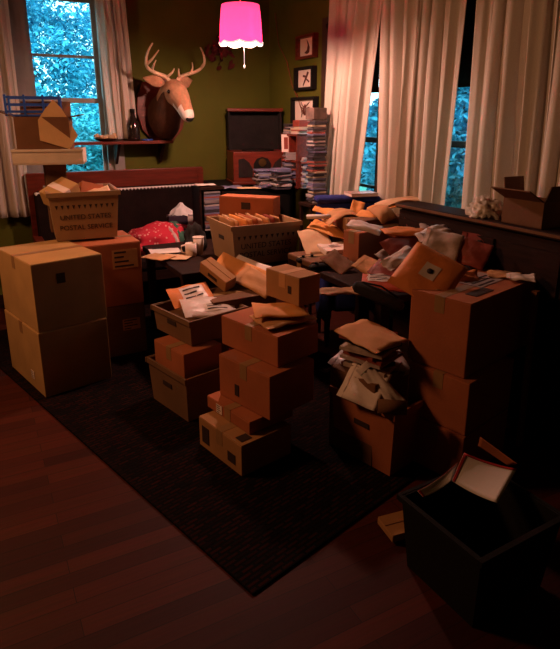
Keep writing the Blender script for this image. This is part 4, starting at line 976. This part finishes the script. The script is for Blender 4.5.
mailer('white paper on top of the dark disc tower', (q.x-.02, q.y, rz_+.012), (0, 0, 20), (.16, .12), WHITEP, t=.006, name='paper_sheet', cat='paper', wr=.001)
q2 = at(228, 186, 4.95)
mailer('bluish folder lying at the left end of the black sideboard', (q2.x, q2.y, SBZ+.012), (0, 0, 15), (.24, .16), CDM[0], t=.01, name='folder', cat='folder')
q2 = at(249, 188, 4.9)
mailer('cream leaflet lying before the record player', (q2.x, q2.y, SBZ+.012), (0, 0, 10), (.2, .1), PALEK, t=.006, name='leaflet', cat='leaflet', wr=.001)

# ------------------------------------------------------------------ curtains
def curtain(label, sideR, tL, tR, bL, bR, off, folds, z0, z1, m, seed, amp=.035):
    # b (or a) of left/right edge at the rod and at the hem; the cloth spreads in between
    rd = random.Random(seed); ph = [rd.uniform(0, 6.28) for _ in range(4)]; nu, nz = 90, 26
    bm = bmesh.new(); g = []
    for i in range(nu+1):
        u = i/nu; col = []
        for j in range(nz+1):
            v = j/nz; z = z1+(z0-z1)*v
            x = (tL+(tR-tL)*u)*(1-v)+(bL+(bR-bL)*u)*v
            e = min(1, u*7, (1-u)*7)
            y = off+e*(amp*(.5+.5*v)*math.sin(2*math.pi*folds*u+ph[0]+.5*math.sin(v*3+ph[1]))+.012*math.sin(2*math.pi*folds*2.3*u+ph[2]+v)+.012*math.sin(v*5+u*9+ph[3]))
            x += e*.012*math.sin(2*math.pi*folds*2*u+ph[3])
            col.append(bm.verts.new(R(y, x, z) if sideR else R(x, y, z)))
        g.append(col)
    for i in range(nu):
        for j in range(nz): bm.faces.new((g[i][j], g[i+1][j], g[i+1][j+1], g[i][j+1])).smooth = True
    me = bpy.data.meshes.new('curtain'); bm.to_mesh(me); bm.free(); me.materials.append(m)
    o = bpy.data.objects.new('curtain', me); COL.objects.link(o); o.modifiers.new('thick', 'SOLIDIFY').thickness = .003
    tag(o, label, 'curtain'); return o
RODZ = 2.56
def ext(px_a, py_a, px_b, py_b, py): return px_a+(px_b-px_a)*(py-py_a)/(py_b-py_a)
def cb(pa, pb, off=.12):   # pixel at y=28 and at y=205 -> (b at rod, b at hem z=.35), straight line in 3-D
    qa = wall_b(pa, off, 2.1); za = zat(R(off, qa), 28); qb = wall_b(pb, off, 1.1); zb = zat(R(off, qb), 205)
    s = (qb-qa)/(zb-za); return qa+s*(RODZ-za), qa+s*(.35-za)
l1, r1, l2, r2, l3 = cb(329, 321), cb(380, 359), cb(380, 378), cb(464, 445), cb(475, 462)
curtain('cream curtain hanging nearest the disc racks', True, l1[0], r1[0], l1[1], r1[1], .13, 5, .35, RODZ, CURT, 1)
curtain('wide cream curtain between the two window gaps', True, l2[0], r2[0], l2[1], r2[1], .12, 6, .35, RODZ, CURT, 2)
curtain('shaded cream curtain right of the wider window gap', True, l3[0], l3[0]+.95, l3[1], l3[1]+.95, .12, 7, .35, RODZ, CURT, 3)
rod = thing('curtain_rod', 'dark curtain rod along the right wall above the cream curtains', 'curtain rod', R(.12, (l1[0]+l3[0]+.95)/2, RODZ+.02), ROOMROT-math.pi/2)
ln = l3[0]+.95-l1[0]+.2
MB().tube([(-ln/2, 0, 0), (ln/2, 0, 0)], .014, 12).build('pole', WOODD, rod)
for s in (-1, 1):
    MB().lathe([(.014, 0), (.03, .02), (.03, .04), (.002, .06)], 14).build('finial', WOODD, rod, loc=(s*ln/2, 0, 0), rot=(0, s*math.pi/2, 0)); MB().box((s*(ln/2-.08), .06, 0), (.02, .12, .02)).build('bracket', WOODD, rod)
def ca(px, py, off): 
    return wall_a(px, off, 1.6)
curtain('pale pinkish curtain at the right side of the window by the deer', False, ca(133, 0, .09), ca(104, 0, .09), ca(137, 0, .09), ca(108, 0, .09), .09, 3, SZ+.04, 2.66, SHEER, 4, amp=.02)
curtain('pale curtain at the left edge of the window by the deer', False, ca(22, 0, .09), ca(-14, 0, .09), ca(20, 0, .09), ca(-14, 0, .09), .09, 3, .8, 2.66, SHEER, 5, amp=.02)
rod = thing('curtain_rod', 'thin curtain rod above the window by the deer', 'curtain rod', R((ca(133, 0, .09)+ca(-14, 0, .09))/2, .09, 2.68), ROOMROT)
ln = ca(-14, 0, .09)-ca(133, 0, .09)+.1
MB().tube([(-ln/2, 0, 0), (ln/2, 0, 0)], .010, 10).build('pole', BRASS, rod)
for s in (-1, 1): MB().box((s*(ln/2-.04), .045, 0), (.014, .09, .014)).build('bracket', BRASS, rod)

# ------------------------------------------------------------------ lights
def light(name, kind, loc, power, col, size=.1, rot=None, spread=None):
    l = bpy.data.lights.new(name, kind); l.energy = power; l.color = col
    if kind == 'AREA':
        l.size = size
        if spread: l.spread = D2R(spread)
    else: l.shadow_soft_size = size
    o = bpy.data.objects.new(name, l); COL.objects.link(o); o.location = loc
    if rot: o.rotation_euler = rot
    return o
light('pendant_bulb', 'POINT', lp0+Vector((0, 0, .0)), 105, (1, .54, .41), .045)
light('unseen_left_light', 'AREA', (-2.55, 2.55, 2.45), 36, (1, .45, .20), .5, (0, D2R(-50), 0))  # warm light from an unseen source on the left, no fixture built
w = bpy.data.worlds.new('sky'); SC.world = w; w.use_nodes = True
bg = w.node_tree.nodes['Background']; bg.inputs['Color'].default_value = (.42, .86, 1.0, 1); bg.inputs['Strength'].default_value = 4.5
SC.view_settings.view_transform = 'Standard'; SC.view_settings.look = 'None'; SC.view_settings.exposure = 0; SC.view_settings.gamma = 1; SC.view_settings.use_curve_mapping = False
